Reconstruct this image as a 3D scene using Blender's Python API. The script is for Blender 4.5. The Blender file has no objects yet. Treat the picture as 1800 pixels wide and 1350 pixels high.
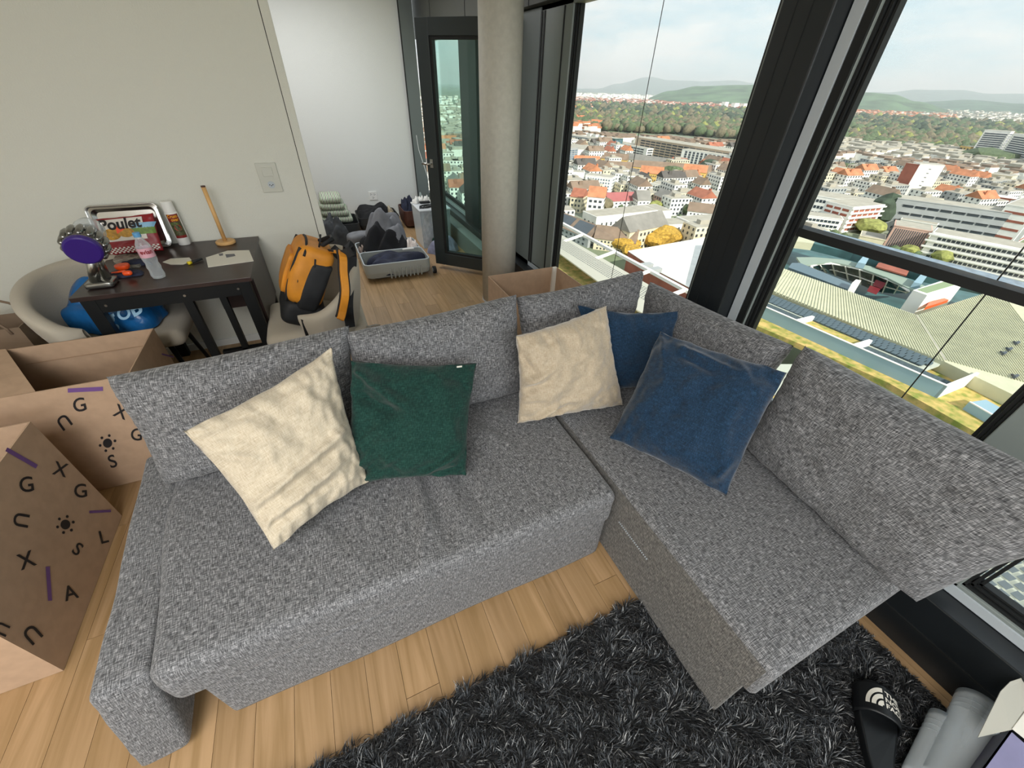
import bpy, bmesh, math, random
import numpy as np
from mathutils import Vector, Matrix, noise
random.seed(7)
SC = bpy.context.scene
COL = SC.collection
PI = math.pi
# ------------------------------------------------------------ camera
# frame 1800x1350, focal length 690 px; the room axes: X across to the window wall, Y along it, Z up
F, CX, CY, VPX, VPY, HCAM, AZ = 690.0, 900.0, 675.0, 868.0, 1581.0, 1.6, math.radians(25.5)
_d = Vector((VPX - CX, VPY - CY, F)).normalized()
_up = -_d
_fy = (Vector((0, 0, 1)) - _up * _up.z).normalized()
_rx = _fy.cross(_up)
if _rx.x < 0: _rx = -_rx
ca, sa = math.cos(AZ), math.sin(AZ)
def cam2room(v):
    v = Vector(v)
    a, b, c = _rx.dot(v), _fy.dot(v), _up.dot(v)
    return Vector((a * ca + b * sa, -a * sa + b * ca, c))
CAMP = Vector((0, 0, HCAM))
def ray(p): return cam2room((p[0] - CX, p[1] - CY, F))
def Zp(px, py, z):
    r = ray((px, py)); return CAMP + r * ((z - HCAM) / r.z)
def Xp(px, py, x):
    r = ray((px, py)); return CAMP + r * (x / r.x)
def Yp(px, py, y):
    r = ray((px, py)); return CAMP + r * (y / r.y)
def Pl(px, py, o, n):
    r = ray((px, py)); o = Vector(o); n = Vector(n)
    return CAMP + r * ((o - CAMP).dot(n) / r.dot(n))
cd = bpy.data.cameras.new('camera'); cam = bpy.data.objects.new('camera', cd); COL.objects.link(cam)
R = Matrix((cam2room((1, 0, 0)), cam2room((0, -1, 0)), cam2room((0, 0, -1)))).transposed()
cam.matrix_world = Matrix.Translation(CAMP) @ R.to_4x4()
cd.sensor_width = 36; cd.lens = F / 1800 * 36; cd.clip_start = 0.02; cd.clip_end = 60000
SC.camera = cam
# ------------------------------------------------------------ world, sun, added fill lights, exposure
SC.view_settings.view_transform = 'Standard'; SC.view_settings.look = 'None'
SC.view_settings.gamma = 1; SC.view_settings.use_curve_mapping = False
SC.view_settings.exposure = 0.0
W = bpy.data.worlds.new('sky'); SC.world = W; W.use_nodes = True
nt = W.node_tree; nt.nodes.clear()
def N(t, k, **kw):
    n = t.nodes.new(k)
    for a, b in kw.items():
        if a in n.inputs: n.inputs[a].default_value = b
        else: setattr(n, a, b)
    return n
tc = N(nt, 'ShaderNodeTexCoord'); sx = N(nt, 'ShaderNodeSeparateXYZ'); nt.links.new(tc.outputs['Generated'], sx.inputs[0])
rp = N(nt, 'ShaderNodeValToRGB'); nt.links.new(sx.outputs['Z'], rp.inputs[0])
rp.color_ramp.elements[0].position = 0.0; rp.color_ramp.elements[0].color = (0.66, 0.84, 0.90, 1)
rp.color_ramp.elements[1].position = 0.5; rp.color_ramp.elements[1].color = (0.42, 0.66, 0.90, 1)
mp = N(nt, 'ShaderNodeMapping'); mp.inputs['Scale'].default_value = (2.2, 2.2, 9); nt.links.new(tc.outputs['Generated'], mp.inputs[0])
no = N(nt, 'ShaderNodeTexNoise', Scale=1.6, Detail=6.0, Roughness=0.55); nt.links.new(mp.outputs[0], no.inputs['Vector'])
cr = N(nt, 'ShaderNodeValToRGB'); nt.links.new(no.outputs['Fac'], cr.inputs[0])
cr.color_ramp.elements[0].position = 0.36; cr.color_ramp.elements[1].position = 0.58
mx = N(nt, 'ShaderNodeMixRGB'); nt.links.new(cr.outputs[0], mx.inputs['Fac'])
nt.links.new(rp.outputs[0], mx.inputs['Color1']); mx.inputs['Color2'].default_value = (1.0, 1.0, 0.99, 1)
bg = N(nt, 'ShaderNodeBackground'); bg.inputs['Strength'].default_value = 1.12
nt.links.new(mx.outputs[0], bg.inputs['Color'])
wo = N(nt, 'ShaderNodeOutputWorld'); nt.links.new(bg.outputs[0], wo.inputs['Surface'])
def lamp(name, kind, loc, energy, color=(1, 1, 1), rot=None, size=None, sizey=None):
    l = bpy.data.lights.new(name, kind); l.energy = energy; l.color = color
    o = bpy.data.objects.new(name, l); COL.objects.link(o); o.location = loc
    if rot is not None: o.rotation_euler = rot
    if size and kind == 'AREA':
        l.size = size
        if sizey: l.shape = 'RECTANGLE'; l.size_y = sizey
    return o
sun = lamp('sun', 'SUN', (0, 0, 60), 6.0, (1.0, 0.95, 0.86)); sun.data.angle = math.radians(0.6)
sd = Vector((-0.02, 0.80, -0.60)); sun.rotation_euler = sd.to_track_quat('-Z', 'Y').to_euler()
lamp('fill_light', 'AREA', (-1.2, -1.0, 2.52), 105, (1.0, 0.985, 0.97), (0, 0, 0), 1.6, 1.6)  # unseen fill lights added to brighten the rooms
lamp('fill_light', 'AREA', (0.2, -2.9, 2.4), 125, (0.93, 0.97, 1.0), (math.radians(62), 0, 0), 3.2, 1.2)
lamp('fill_light', 'AREA', (0.0, 4.9, 2.52), 40, (0.98, 0.99, 1.0), (0, 0, 0), 1.2, 1.2)

# ------------------------------------------------------------ helpers
_base = {}
def prop(o, label=None, cat=None, group=None, kind=None):
    if label: o['label'] = label
    if cat: o['category'] = cat
    if group: o['group'] = group
    if kind: o['kind'] = kind
    return o
def thing(name, label, cat, loc=(0, 0, 0), group=None):
    o = bpy.data.objects.new(name, None); COL.objects.link(o); o.location = loc
    o.empty_display_size = 0.1
    _base[o] = Vector(loc)
    return prop(o, label, cat, group)
def link(me, name, mat=None, parent=None, smooth=False, bevel=0, seg=2, base=None):
    """me in world coordinates; shifted to its thing's base"""
    o = bpy.data.objects.new(name, me); COL.objects.link(o)
    b = _base.get(parent) if parent is not None else (Vector(base) if base is not None else None)
    if b is None and parent is not None: b = Vector((0, 0, 0))
    if b is not None:
        me.transform(Matrix.Translation(-b))
        if parent is None: o.location = b
    if parent is not None: o.parent = parent
    _base[o] = b if b is not None else Vector((0, 0, 0))
    if mat is not None and not me.materials:
        me.materials.append(mat)
    if smooth:
        me.polygons.foreach_set('use_smooth', [True] * len(me.polygons))
    if bevel:
        m = o.modifiers.new('bevel', 'BEVEL'); m.width = bevel; m.segments = seg; m.limit_method = 'ANGLE'; m.angle_limit = 0.7
        m.harden_normals = False
    return o
def boxuv(me):
    uv = me.uv_layers.new(name='uv')
    for p in me.polygons:
        n = p.normal; ax = max(range(3), key=lambda i: abs(n[i]))
        for li in p.loop_indices:
            c = me.vertices[me.loops[li].vertex_index].co
            uv.data[li].uv = ((c.y, c.z), (c.x, c.z), (c.x, c.y))[ax]
class MB:
    def __init__(s): s.v = []; s.f = []; s.mi = []
    def add(s, vs, fs, mi=0):
        k = len(s.v); s.v += [tuple(v) for v in vs]; s.f += [tuple(k + i for i in f) for f in fs]; s.mi += [mi] * len(fs); return s
    def box(s, c, d, rz=0, M=None, mi=0):
        hx, hy, hz = d[0] / 2, d[1] / 2, d[2] / 2
        vs = [Vector((x, y, z)) for x in (-hx, hx) for y in (-hy, hy) for z in (-hz, hz)]
        if M is None: M = Matrix.Rotation(rz, 4, 'Z')
        vs = [Vector(c) + (M @ v) for v in vs]
        return s.add(vs, [(0, 1, 3, 2), (4, 6, 7, 5), (0, 4, 5, 1), (2, 3, 7, 6), (0, 2, 6, 4), (1, 5, 7, 3)], mi)
    def bx(s, x0, x1, y0, y1, z0, z1, mi=0):
        return s.box(((x0 + x1) / 2, (y0 + y1) / 2, (z0 + z1) / 2), (x1 - x0, y1 - y0, z1 - z0), 0, None, mi)
    def bar(s, a, b, w, h=None, up=(0, 0, 1), mi=0):
        a, b = Vector(a), Vector(b); h = h or w; d = (b - a); L = d.length; d.normalize()
        u = Vector(up); sd_ = d.cross(u)
        if sd_.length < 1e-4: sd_ = d.cross(Vector((0, 1, 0)))
        sd_.normalize(); u = sd_.cross(d)
        M = Matrix((d, sd_, u)).transposed()
        return s.box((a + b) / 2, (L, w, h), 0, M, mi)
    def cyl(s, a, b, r0, r1=None, n=16, caps=True, mi=0):
        a, b = Vector(a), Vector(b); r1 = r0 if r1 is None else r1
        return s.loft([(a, r0), (b, r1)], n, caps, (b - a), mi)
    def loft(s, rings, n=16, caps=True, axis=(0, 0, 1), mi=0):
        ax = Vector(axis).normalized(); t = Vector((1, 0, 0)) if abs(ax.x) < .9 else Vector((0, 1, 0))
        u = ax.cross(t).normalized(); w = ax.cross(u)
        vs = []; fs = []
        for c, r in rings:
            for i in range(n):
                a = 2 * PI * i / n; vs.append(Vector(c) + u * (r * math.cos(a)) + w * (r * math.sin(a)))
        for k in range(len(rings) - 1):
            for i in range(n):
                j = (i + 1) % n; fs.append((k * n + i, k * n + j, (k + 1) * n + j, (k + 1) * n + i))
        if caps: fs.append(tuple(range(n - 1, -1, -1))); fs.append(tuple((len(rings) - 1) * n + i for i in range(n)))
        return s.add(vs, fs, mi)
    def tube(s, pts, r, n=8, mi=0):
        pts = [Vector(p) for p in pts]; vs = []; fs = []; u = None
        for i, p in enumerate(pts):
            d = (pts[min(i + 1, len(pts) - 1)] - pts[max(i - 1, 0)]).normalized()
            if u is None:
                t = Vector((0, 0, 1)) if abs(d.z) < .9 else Vector((1, 0, 0)); u = d.cross(t).normalized()
            u = (u - d * u.dot(d)).normalized(); w = d.cross(u)
            rr = r[i] if isinstance(r, (list, tuple)) else r
            for k in range(n):
                a = 2 * PI * k / n; vs.append(p + u * (rr * math.cos(a)) + w * (rr * math.sin(a)))
        for i in range(len(pts) - 1):
            for k in range(n):
                j = (k + 1) % n; fs.append((i * n + k, i * n + j, (i + 1) * n + j, (i + 1) * n + k))
        fs.append(tuple(range(n - 1, -1, -1))); fs.append(tuple((len(pts) - 1) * n + k for k in range(n)))
        return s.add(vs, fs, mi)
    def prism(s, poly, z0, z1, mi=0):
        n = len(poly); a = sum(poly[i][0] * poly[(i + 1) % n][1] - poly[(i + 1) % n][0] * poly[i][1] for i in range(n))
        if a < 0: poly = list(poly)[::-1]
        vs = [(p[0], p[1], z0) for p in poly] + [(p[0], p[1], z1) for p in poly]
        fs = [tuple(range(n - 1, -1, -1)), tuple(range(n, 2 * n))] + [(i, (i + 1) % n, n + (i + 1) % n, n + i) for i in range(n)]
        return s.add(vs, fs, mi)
    def slab(s, pts, t, mi=0):
        """planar polygon with thickness t behind its normal"""
        pts = [Vector(p) for p in pts]; nrm = (pts[1] - pts[0]).cross(pts[2] - pts[0]).normalized(); n = len(pts)
        vs = pts + [p - nrm * t for p in pts]
        return s.add(vs, [tuple(range(n)), tuple(range(2 * n - 1, n - 1, -1))] + [(i, n + i, n + (i + 1) % n, (i + 1) % n) for i in range(n)], mi)
    def mesh(s, name='m'):
        me = bpy.data.meshes.new(name); me.from_pydata([tuple(v) for v in s.v], [], s.f); me.update()
        if any(s.mi): me.polygons.foreach_set('material_index', s.mi)
        boxuv(me); return me
    def build(s, name, mat=None, parent=None, **kw):
        me = s.mesh(name)
        if isinstance(mat, (list, tuple)):
            for m in mat: me.materials.append(m)
            mat = None
        return link(me, name, mat, parent, **kw)
def gridsurf(name, fn, nu, nv, mat, parent=None, uvscale=(1, 1), closeu=False, smooth=True, base=None, thick=0):
    vs = []; fs = []
    for j in range(nv + 1):
        for i in range(nu + 1): vs.append(tuple(fn(i / nu, j / nv)))
    W_ = nu + 1
    for j in range(nv):
        for i in range(nu): fs.append((j * W_ + i, j * W_ + i + 1, (j + 1) * W_ + i + 1, (j + 1) * W_ + i))
    me = bpy.data.meshes.new(name); me.from_pydata(vs, [], fs); me.update()
    uv = me.uv_layers.new(name='uv'); k = 0
    for j in range(nv):
        for i in range(nu):
            for a, b in ((i, j), (i + 1, j), (i + 1, j + 1), (i, j + 1)):
                uv.data[k].uv = (a / nu * uvscale[0], b / nv * uvscale[1]); k += 1
    o = link(me, name, mat, parent, smooth=smooth, base=base)
    if thick:
        m = o.modifiers.new('solid', 'SOLIDIFY'); m.thickness = thick; m.offset = -1
    return o
def fbm(p, s=1.0, o=3):
    return noise.fractal(Vector(p) * s, 0.6, 2.0, o, noise_basis='PERLIN_ORIGINAL')
def softbox(name, lo, hi, r, mat, parent=None, n=(12, 12, 6), fn=None, M=None, base=None, r2=None):
    """subdivided box with rounded edges; fn(p, normal) -> p deforms it; M places it"""
    lo, hi = Vector(lo), Vector(hi); c = (lo + hi) / 2; h = (hi - lo) / 2
    rr = Vector((r, r, r)) if not isinstance(r, (tuple, list)) else Vector(r)
    key = {}; vs = []; fs = []; uvs = []
    def lin(k, m): return -math.cos(PI * k / m) * 0.35 + (2 * k / m - 1) * 0.65
    def vid(a, b, cc):
        k = (a, b, cc)
        if k not in key:
            p = Vector((lin(a, n[0]) * h.x, lin(b, n[1]) * h.y, lin(cc, n[2]) * h.z))
            q = Vector([max(-h[i] + rr[i], min(h[i] - rr[i], p[i])) for i in range(3)])
            d = Vector([(p[i] - q[i]) / rr[i] for i in range(3)])
            if d.length > 1e-6:
                m_ = max(abs(x) for x in d); dn = d.normalized() * m_
                p = q + Vector([dn[i] * rr[i] for i in range(3)]); nn = dn.normalized()
            else: nn = Vector((0, 0, 0))
            p = c + p
            if fn: p = fn(p, nn)
            key[k] = len(vs); vs.append(p)
        return key[k]
    for ax in range(3):
        o1, o2 = [i for i in range(3) if i != ax]
        for side in (0, n[ax]):
            for i in range(n[o1]):
                for j in range(n[o2]):
                    q = []
                    for di, dj in ((0, 0), (1, 0), (1, 1), (0, 1)):
                        t = [0, 0, 0]; t[ax] = side; t[o1] = i + di; t[o2] = j + dj; q.append(tuple(t))
                    flip = (side == 0) ^ (ax == 1)
                    if flip: q = q[::-1]
                    fs.append(tuple(vid(*t) for t in q))
                    uvs += [(lin(t[o1], n[o1]) * h[o1], lin(t[o2], n[o2]) * h[o2]) for t in q]
    if M is not None: vs = [M @ Vector(v) for v in vs]
    me = bpy.data.meshes.new(name); me.from_pydata([tuple(v) for v in vs], [], fs); me.update()
    uv = me.uv_layers.new(name='uv')
    for k, t in enumerate(uvs): uv.data[k].uv = t
    return link(me, name, mat, parent, smooth=True, base=base)
def sm(x): x = max(0.0, min(1.0, x)); return x * x * (3 - 2 * x)
def pillow(name, c, T, mat, parent=None, n=36, p=2.2, q=2.0, pinch=0.06, wr=0.006, seed=0, folds=(), base=None, nflip=1, cornersag=0):
    """c: corners (u-v-), (u+v-), (u+v+), (u-v+). closed two-sheet cushion"""
    c = [Vector(x) for x in c]
    nrm = (c[1] - c[0]).cross(c[3] - c[0]).normalized() * nflip
    W_, H_ = ((c[1] - c[0]).length + (c[2] - c[3]).length) / 2, ((c[3] - c[0]).length + (c[2] - c[1]).length) / 2
    ctr = sum(c, Vector()) / 4
    key = {}; vs = []; fs = []; uvs = []
    def lin(k): return math.sin(PI / 2 * (2 * k / n - 1)) * 0.45 + (2 * k / n - 1) * 0.55
    def pos(i, j, side):
        edge = i in (0, n) or j in (0, n)
        k = (i, j, 0 if edge else side)
        if k in key: return key[k]
        u, v = lin(i), lin(j)
        a, b = (u + 1) / 2, (v + 1) / 2
        P = c[0] * (1 - a) * (1 - b) + c[1] * a * (1 - b) + c[2] * a * b + c[3] * (1 - a) * b
        ux = (c[1] - c[0]).normalized(); vx = (c[3] - c[0]).normalized()
        wu = pinch * W_ * (1 - abs(v) ** 1.6); wv = pinch * H_ * (1 - abs(u) ** 1.6)
        P = P - ux * (u * abs(u) * wu) - vx * (v * abs(v) * wv)
        t = T / 2 * (max(0.0, (1 - abs(u) ** p)) * max(0.0, (1 - abs(v) ** p))) ** (1 / q)
        e = 1 - max(abs(u), abs(v))
        w1 = fbm((u * 2.2 + seed, v * 2.2, side * 3 + seed), 1.0, 3)
        # gathers running in from the border
        g = math.exp(-e * 7)
        s_ = (u if abs(v) > abs(u) else v)
        w2 = math.sin(s_ * 23 + 5 * fbm((s_ * 2, seed, side), 1) + seed) * g * min(1, e * 14)
        t += wr * (w1 * 2.2 * min(1, e * 5) + w2 * 1.1)
        for (u0, v0, u1, v1, amp, wd) in folds:
            d = Vector((u1 - u0, v1 - v0)); L = d.length; d.normalize()
            rx, ry = u - u0, v - v0; al = rx * d.x + ry * d.y; ac = -rx * d.y + ry * d.x
            if -0.1 < al < L + 0.1 and side == 1:
                t += amp * math.exp(-(ac / wd) ** 2) * sm((al + 0.1) / 0.25) * sm((L + 0.1 - al) / 0.35) * min(1, e * 8)
        P = P + nrm * (t * side if not edge else 0)
        if edge: P = P + nrm * (wr * 1.5 * math.sin(s_ * 11 + seed))
        key[k] = len(vs); vs.append(P)
        return key[k]
    for side in (1, -1):
        for i in range(n):
            for j in range(n):
                q_ = [(i, j), (i + 1, j), (i + 1, j + 1), (i, j + 1)]
                if side * nflip < 0: q_ = q_[::-1]
                fs.append(tuple(pos(a, b, side) for a, b in q_))
                uvs += [(lin(a) * W_ / 2, lin(b) * H_ / 2) for a, b in q_]
    me = bpy.data.meshes.new(name); me.from_pydata([tuple(v) for v in vs], [], fs); me.update()
    uv = me.uv_layers.new(name='uv')
    for k, t in enumerate(uvs): uv.data[k].uv = t
    return link(me, name, mat, parent, smooth=True, base=base if base is not None else (None if parent else tuple(ctr)))
def dup(o, name=None, loc=None, parent=None):
    c = o.copy(); COL.objects.link(c)
    if name: c.name = name
    if loc is not None: c.location = loc
    if parent is not None: c.parent = parent
    return c
_gl = {}
def glyph(txt, bold=0):
    if (txt, bold) in _gl: return _gl[(txt, bold)]
    cu = bpy.data.curves.new('t', 'FONT'); cu.body = txt; cu.size = 1; cu.align_x = 'CENTER'; cu.align_y = 'CENTER'; cu.offset = bold; cu.resolution_u = 4
    o = bpy.data.objects.new('t', cu); COL.objects.link(o)
    bpy.context.view_layer.update()
    me = bpy.data.meshes.new_from_object(o.evaluated_get(bpy.context.evaluated_depsgraph_get()))
    vs = [v.co.copy() for v in me.vertices]; fs = [tuple(p.vertices) for p in me.polygons]
    bpy.data.objects.remove(o); bpy.data.meshes.remove(me)
    _gl[(txt, bold)] = (vs, fs); return vs, fs
def lay(name, shape, mp_, mat, parent, t=0.0008):
    """shape (verts, faces) in 2D laid on a surface by mp_(x, y) -> point"""
    vs, fs = shape
    me = bpy.data.meshes.new(name); me.from_pydata([tuple(mp_(v[0], v[1])) for v in vs], [], fs); me.update()
    o = link(me, name, mat, parent)
    return o
def disc2(r=1, n=20, cx=0, cy=0):
    return [(cx + r * math.cos(2 * PI * i / n), cy + r * math.sin(2 * PI * i / n)) for i in range(n)], [tuple(range(n))]
# ------------------------------------------------------------ materials
def newmat(name):
    m = bpy.data.materials.new(name); m.use_nodes = True
    t = m.node_tree; b = t.nodes['Principled BSDF']; return m, t, b
def c4(c): return (c[0], c[1], c[2], 1)
def s2l(h):
    h = h.lstrip('#'); r = [int(h[i:i + 2], 16) / 255 for i in (0, 2, 4)]
    return tuple((x / 12.92 if x <= 0.04045 else ((x + 0.055) / 1.055) ** 2.4) for x in r)
def mat(name, col, rough=0.6, metal=0.0, var=0.0, vs=8.0, bump=0.0, bs=60.0, spec=None, coat=0, col2=None, emis=None, sheen=0, trans=0, alpha=1):
    m, t, b = newmat(name)
    if isinstance(col, str): col = s2l(col)
    b.inputs['Base Color'].default_value = c4(col); b.inputs['Roughness'].default_value = rough; b.inputs['Metallic'].default_value = metal
    if spec is not None: b.inputs['Specular IOR Level'].default_value = spec
    if coat: b.inputs['Coat Weight'].default_value = coat
    if sheen: b.inputs['Sheen Weight'].default_value = sheen; b.inputs['Sheen Roughness'].default_value = 0.4
    if trans: b.inputs['Transmission Weight'].default_value = trans
    if alpha < 1: b.inputs['Alpha'].default_value = alpha
    co = N(t, 'ShaderNodeTexCoord')
    if var or col2:
        n_ = N(t, 'ShaderNodeTexNoise', Scale=vs, Detail=4.0); t.links.new(co.outputs['Object'], n_.inputs['Vector'])
        r_ = N(t, 'ShaderNodeValToRGB'); t.links.new(n_.outputs['Fac'], r_.inputs[0])
        if isinstance(col2, str): col2 = s2l(col2)
        c2 = col2 or tuple(max(0, x * (1 + var)) for x in col); c1 = col if col2 else tuple(x * (1 - var) for x in col)
        r_.color_ramp.elements[0].position = 0.35; r_.color_ramp.elements[1].position = 0.65
        r_.color_ramp.elements[0].color = c4(c1); r_.color_ramp.elements[1].color = c4(c2)
        t.links.new(r_.outputs[0], b.inputs['Base Color'])
    if bump:
        n2 = N(t, 'ShaderNodeTexNoise', Scale=bs, Detail=3.0); t.links.new(co.outputs['Object'], n2.inputs['Vector'])
        bm = N(t, 'ShaderNodeBump', Strength=min(1, bump), Distance=0.003 if bs > 20 else 0.02); t.links.new(n2.outputs['Fac'], bm.inputs['Height'])
        t.links.new(bm.outputs[0], b.inputs['Normal'])
    return m
def weave(name, dark, mid, light, su=(46, 430), sv=(430, 46), bump=0.2, rough=0.9, sheen=0.15, dens=1.0, contrast=(0.36, 0.5, 0.66)):
    """melange cloth: threads of uneven tone running both ways in uv space (metres)"""
    m, t, b = newmat(name)
    b.inputs['Roughness'].default_value = rough; b.inputs['Specular IOR Level'].default_value = 0.2
    b.inputs['Sheen Weight'].default_value = sheen; b.inputs['Sheen Roughness'].default_value = 0.5
    uv = N(t, 'ShaderNodeUVMap'); uv.uv_map = 'uv'
    ns = []
    for s in (su, sv):
        mpn = N(t, 'ShaderNodeMapping'); mpn.inputs['Scale'].default_value = (s[0], s[1], 1); t.links.new(uv.outputs[0], mpn.inputs[0])
        n_ = N(t, 'ShaderNodeTexNoise', Scale=dens, Detail=2.0, Roughness=0.6); t.links.new(mpn.outputs[0], n_.inputs['Vector']); ns.append(n_)
    ad = N(t, 'ShaderNodeMath', operation='ADD'); t.links.new(ns[0].outputs['Fac'], ad.inputs[0]); t.links.new(ns[1].outputs['Fac'], ad.inputs[1])
    hf = N(t, 'ShaderNodeMath', operation='MULTIPLY'); t.links.new(ad.outputs[0], hf.inputs[0]); hf.inputs[1].default_value = 0.5
    r_ = N(t, 'ShaderNodeValToRGB'); t.links.new(hf.outputs[0], r_.inputs[0])
    e = r_.color_ramp.elements; e[0].position = contrast[0]; e[0].color = c4(s2l(dark)); e[1].position = contrast[2]; e[1].color = c4(s2l(light))
    k = e.new(contrast[1]); k.color = c4(s2l(mid))
    t.links.new(r_.outputs[0], b.inputs['Base Color'])
    bm = N(t, 'ShaderNodeBump', Strength=bump, Distance=0.0015); t.links.new(hf.outputs[0], bm.inputs['Height']); t.links.new(bm.outputs[0], b.inputs['Normal'])
    return m
M = {}
M['wall'] = mat('white_plaster', '#d3d3c9', 0.9, bump=0.6, bs=140)
M['wall2'] = mat('white_plaster_far', '#dcdedb', 0.9, bump=0.6, bs=140)
M['ceil'] = mat('ceiling_paint', '#e6e6e2', 0.9)
M['concrete'] = mat('painted_concrete', '#bcb9ae', 0.7, var=0.05, vs=30, bump=0.2, bs=90)
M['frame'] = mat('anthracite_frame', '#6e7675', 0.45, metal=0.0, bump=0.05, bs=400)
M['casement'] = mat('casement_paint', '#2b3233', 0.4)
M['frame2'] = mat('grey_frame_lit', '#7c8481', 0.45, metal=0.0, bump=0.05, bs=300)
M['black'] = mat('black_cladding', '#191d20', 0.38, metal=0.1, var=0.1, vs=5)
M['gasket'] = mat('black_gasket', '#121516', 0.6)
M['strip'] = mat('light_grey_bead', '#b3bbc0', 0.4)
M['lintel'] = mat('grey_panel', '#565853', 0.6)
M['soffit'] = mat('bronze_soffit', '#b39f84', 0.6, var=0.15, vs=60)
M['steel'] = mat('brushed_steel', '#b9b9b4', 0.28, metal=1.0)
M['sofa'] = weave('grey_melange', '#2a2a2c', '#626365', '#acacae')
M['sofa_shade'] = weave('grey_melange_shaded', '#33322f', '#615f5c', '#98958f')  # same cloth darkened: shade on the chaise sides put into the colour
M['cream'] = weave('cream_cloth', '#a3957f', '#bbb09b', '#cdc4b1', su=(30, 500), sv=(350, 60), bump=0.15, sheen=0.2, contrast=(.3, .5, .7))
M['sand'] = weave('sand_velvet', '#97866f', '#ad9f89', '#bfb39e', su=(60, 500), sv=(350, 60), bump=0.12, sheen=0.5, rough=0.6, contrast=(.3, .5, .7))
M['green'] = weave('green_chenille', '#0a211d', '#15352f', '#2a4f45', su=(40, 400), sv=(250, 80), bump=0.2, sheen=0.1, contrast=(.32, .5, .7))
M['navy'] = weave('navy_velvet', '#0d1c2b', '#172f46', '#284763', su=(40, 400), sv=(300, 80), bump=0.15, sheen=0.25, contrast=(.32, .5, .7))
M['card'] = mat('cardboard', '#b0947a', 0.85, var=0.05, vs=25, bump=0.06, bs=200)
M['cardin'] = mat('cardboard_inside', '#a08468', 0.9, var=0.04, vs=10)
M['ink'] = mat('black_ink', '#1d1a1c', 0.7)
M['violet'] = mat('violet_ink', '#6c4a86', 0.7)
M['table'] = mat('dark_walnut', '#2f2220', 0.35, var=0.35, vs=6, bump=0.05)
M['metalblk'] = mat('black_steel', '#15181a', 0.45, metal=0.4)
M['chair'] = weave('beige_chair_cloth', '#948b7c', '#b0a899', '#c5beb0', su=(300, 500), sv=(500, 300), bump=0.15, contrast=(.3, .5, .7))
M['yellow'] = mat('ochre_pack', '#c98322', 0.6, var=0.12, vs=14, bump=0.2, bs=40)
M['packblk'] = mat('black_nylon', '#15171a', 0.7, var=0.2, vs=20, bump=0.15, bs=60)
M['purple'] = mat('purple_plastic', '#351f74', 0.3)
M['silver'] = mat('silver_plastic', '#8f8f8c', 0.22, metal=0.9)
M['clear'] = mat('clear_plastic', (0.92, 0.95, 0.96), 0.08, trans=0.9, spec=0.5)
M['foil'] = mat('tray_foil', '#c8c8c6', 0.2, metal=1.0)
M['white'] = mat('white_plastic', '#e8e8e4', 0.35)
M['whitep'] = mat('white_paper', '#dedbd0', 0.8)
M['red'] = mat('red_print', '#8c1a22', 0.4)
M['orange'] = mat('orange_plastic', '#f0531a', 0.35)
M['blue'] = mat('blue_polythene', '#1b5f9a', 0.25, var=0.15, vs=10, bump=0.5, bs=14)
M['beech'] = mat('beech_wood', '#d3a76c', 0.45, var=0.08, vs=20)
M['paperbag'] = mat('kraft_paper', '#7e6b58', 0.85, var=0.06, vs=10)
M['slide'] = mat('black_rubber', '#0d1013', 0.45)
M['switch'] = mat('switch_plastic', '#c3c3b8', 0.4)
M['dgrey'] = mat('dark_grey_cloth', '#3a3d40', 0.9, var=0.3, vs=14, bump=0.4, bs=30)
M['gcloth'] = mat('grey_cloth', '#74767b', 0.9, var=0.15, vs=12, bump=0.3, bs=40)
M['bcloth'] = mat('navy_cloth', '#262b3f', 0.9, var=0.3, vs=9, bump=0.3, bs=40)
M['kcloth'] = mat('black_cloth', '#17181c', 0.9, var=0.3, vs=9, bump=0.3, bs=40)
M['case'] = mat('grey_shell', '#a3a8a6', 0.4)
M['caseblk'] = mat('black_shell', '#2a2d2f', 0.5)
M['brown'] = mat('brown_leather', '#4a2a20', 0.5, var=0.2, vs=12)

def glassmat(name, tint=(1, 1, 1), refl=0.06):
    m = bpy.data.materials.new(name); m.use_nodes = True; t = m.node_tree; t.nodes.clear()
    tr = N(t, 'ShaderNodeBsdfTransparent'); tr.inputs[0].default_value = c4(tint)
    gl = N(t, 'ShaderNodeBsdfGlossy'); gl.inputs['Roughness'].default_value = 0.01
    lw0 = N(t, 'ShaderNodeLayerWeight'); pw = N(t, 'ShaderNodeMath', operation='POWER'); t.links.new(lw0.outputs['Facing'], pw.inputs[0]); pw.inputs[1].default_value = 4.0
    lw = N(t, 'ShaderNodeMath', operation='MULTIPLY_ADD'); t.links.new(pw.outputs[0], lw.inputs[0]); lw.inputs[1].default_value = 0.7; lw.inputs[2].default_value = 0.03
    mxs = N(t, 'ShaderNodeMixShader'); t.links.new(lw.outputs[0], mxs.inputs[0]); t.links.new(tr.outputs[0], mxs.inputs[1]); t.links.new(gl.outputs[0], mxs.inputs[2])
    o = N(t, 'ShaderNodeOutputMaterial'); t.links.new(mxs.outputs[0], o.inputs[0]); return m
M['glass'] = glassmat('window_glass', (0.96, 0.985, 0.98))
M['glassg'] = glassmat('casement_glass', (0.78, 0.93, 0.88))
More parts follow.
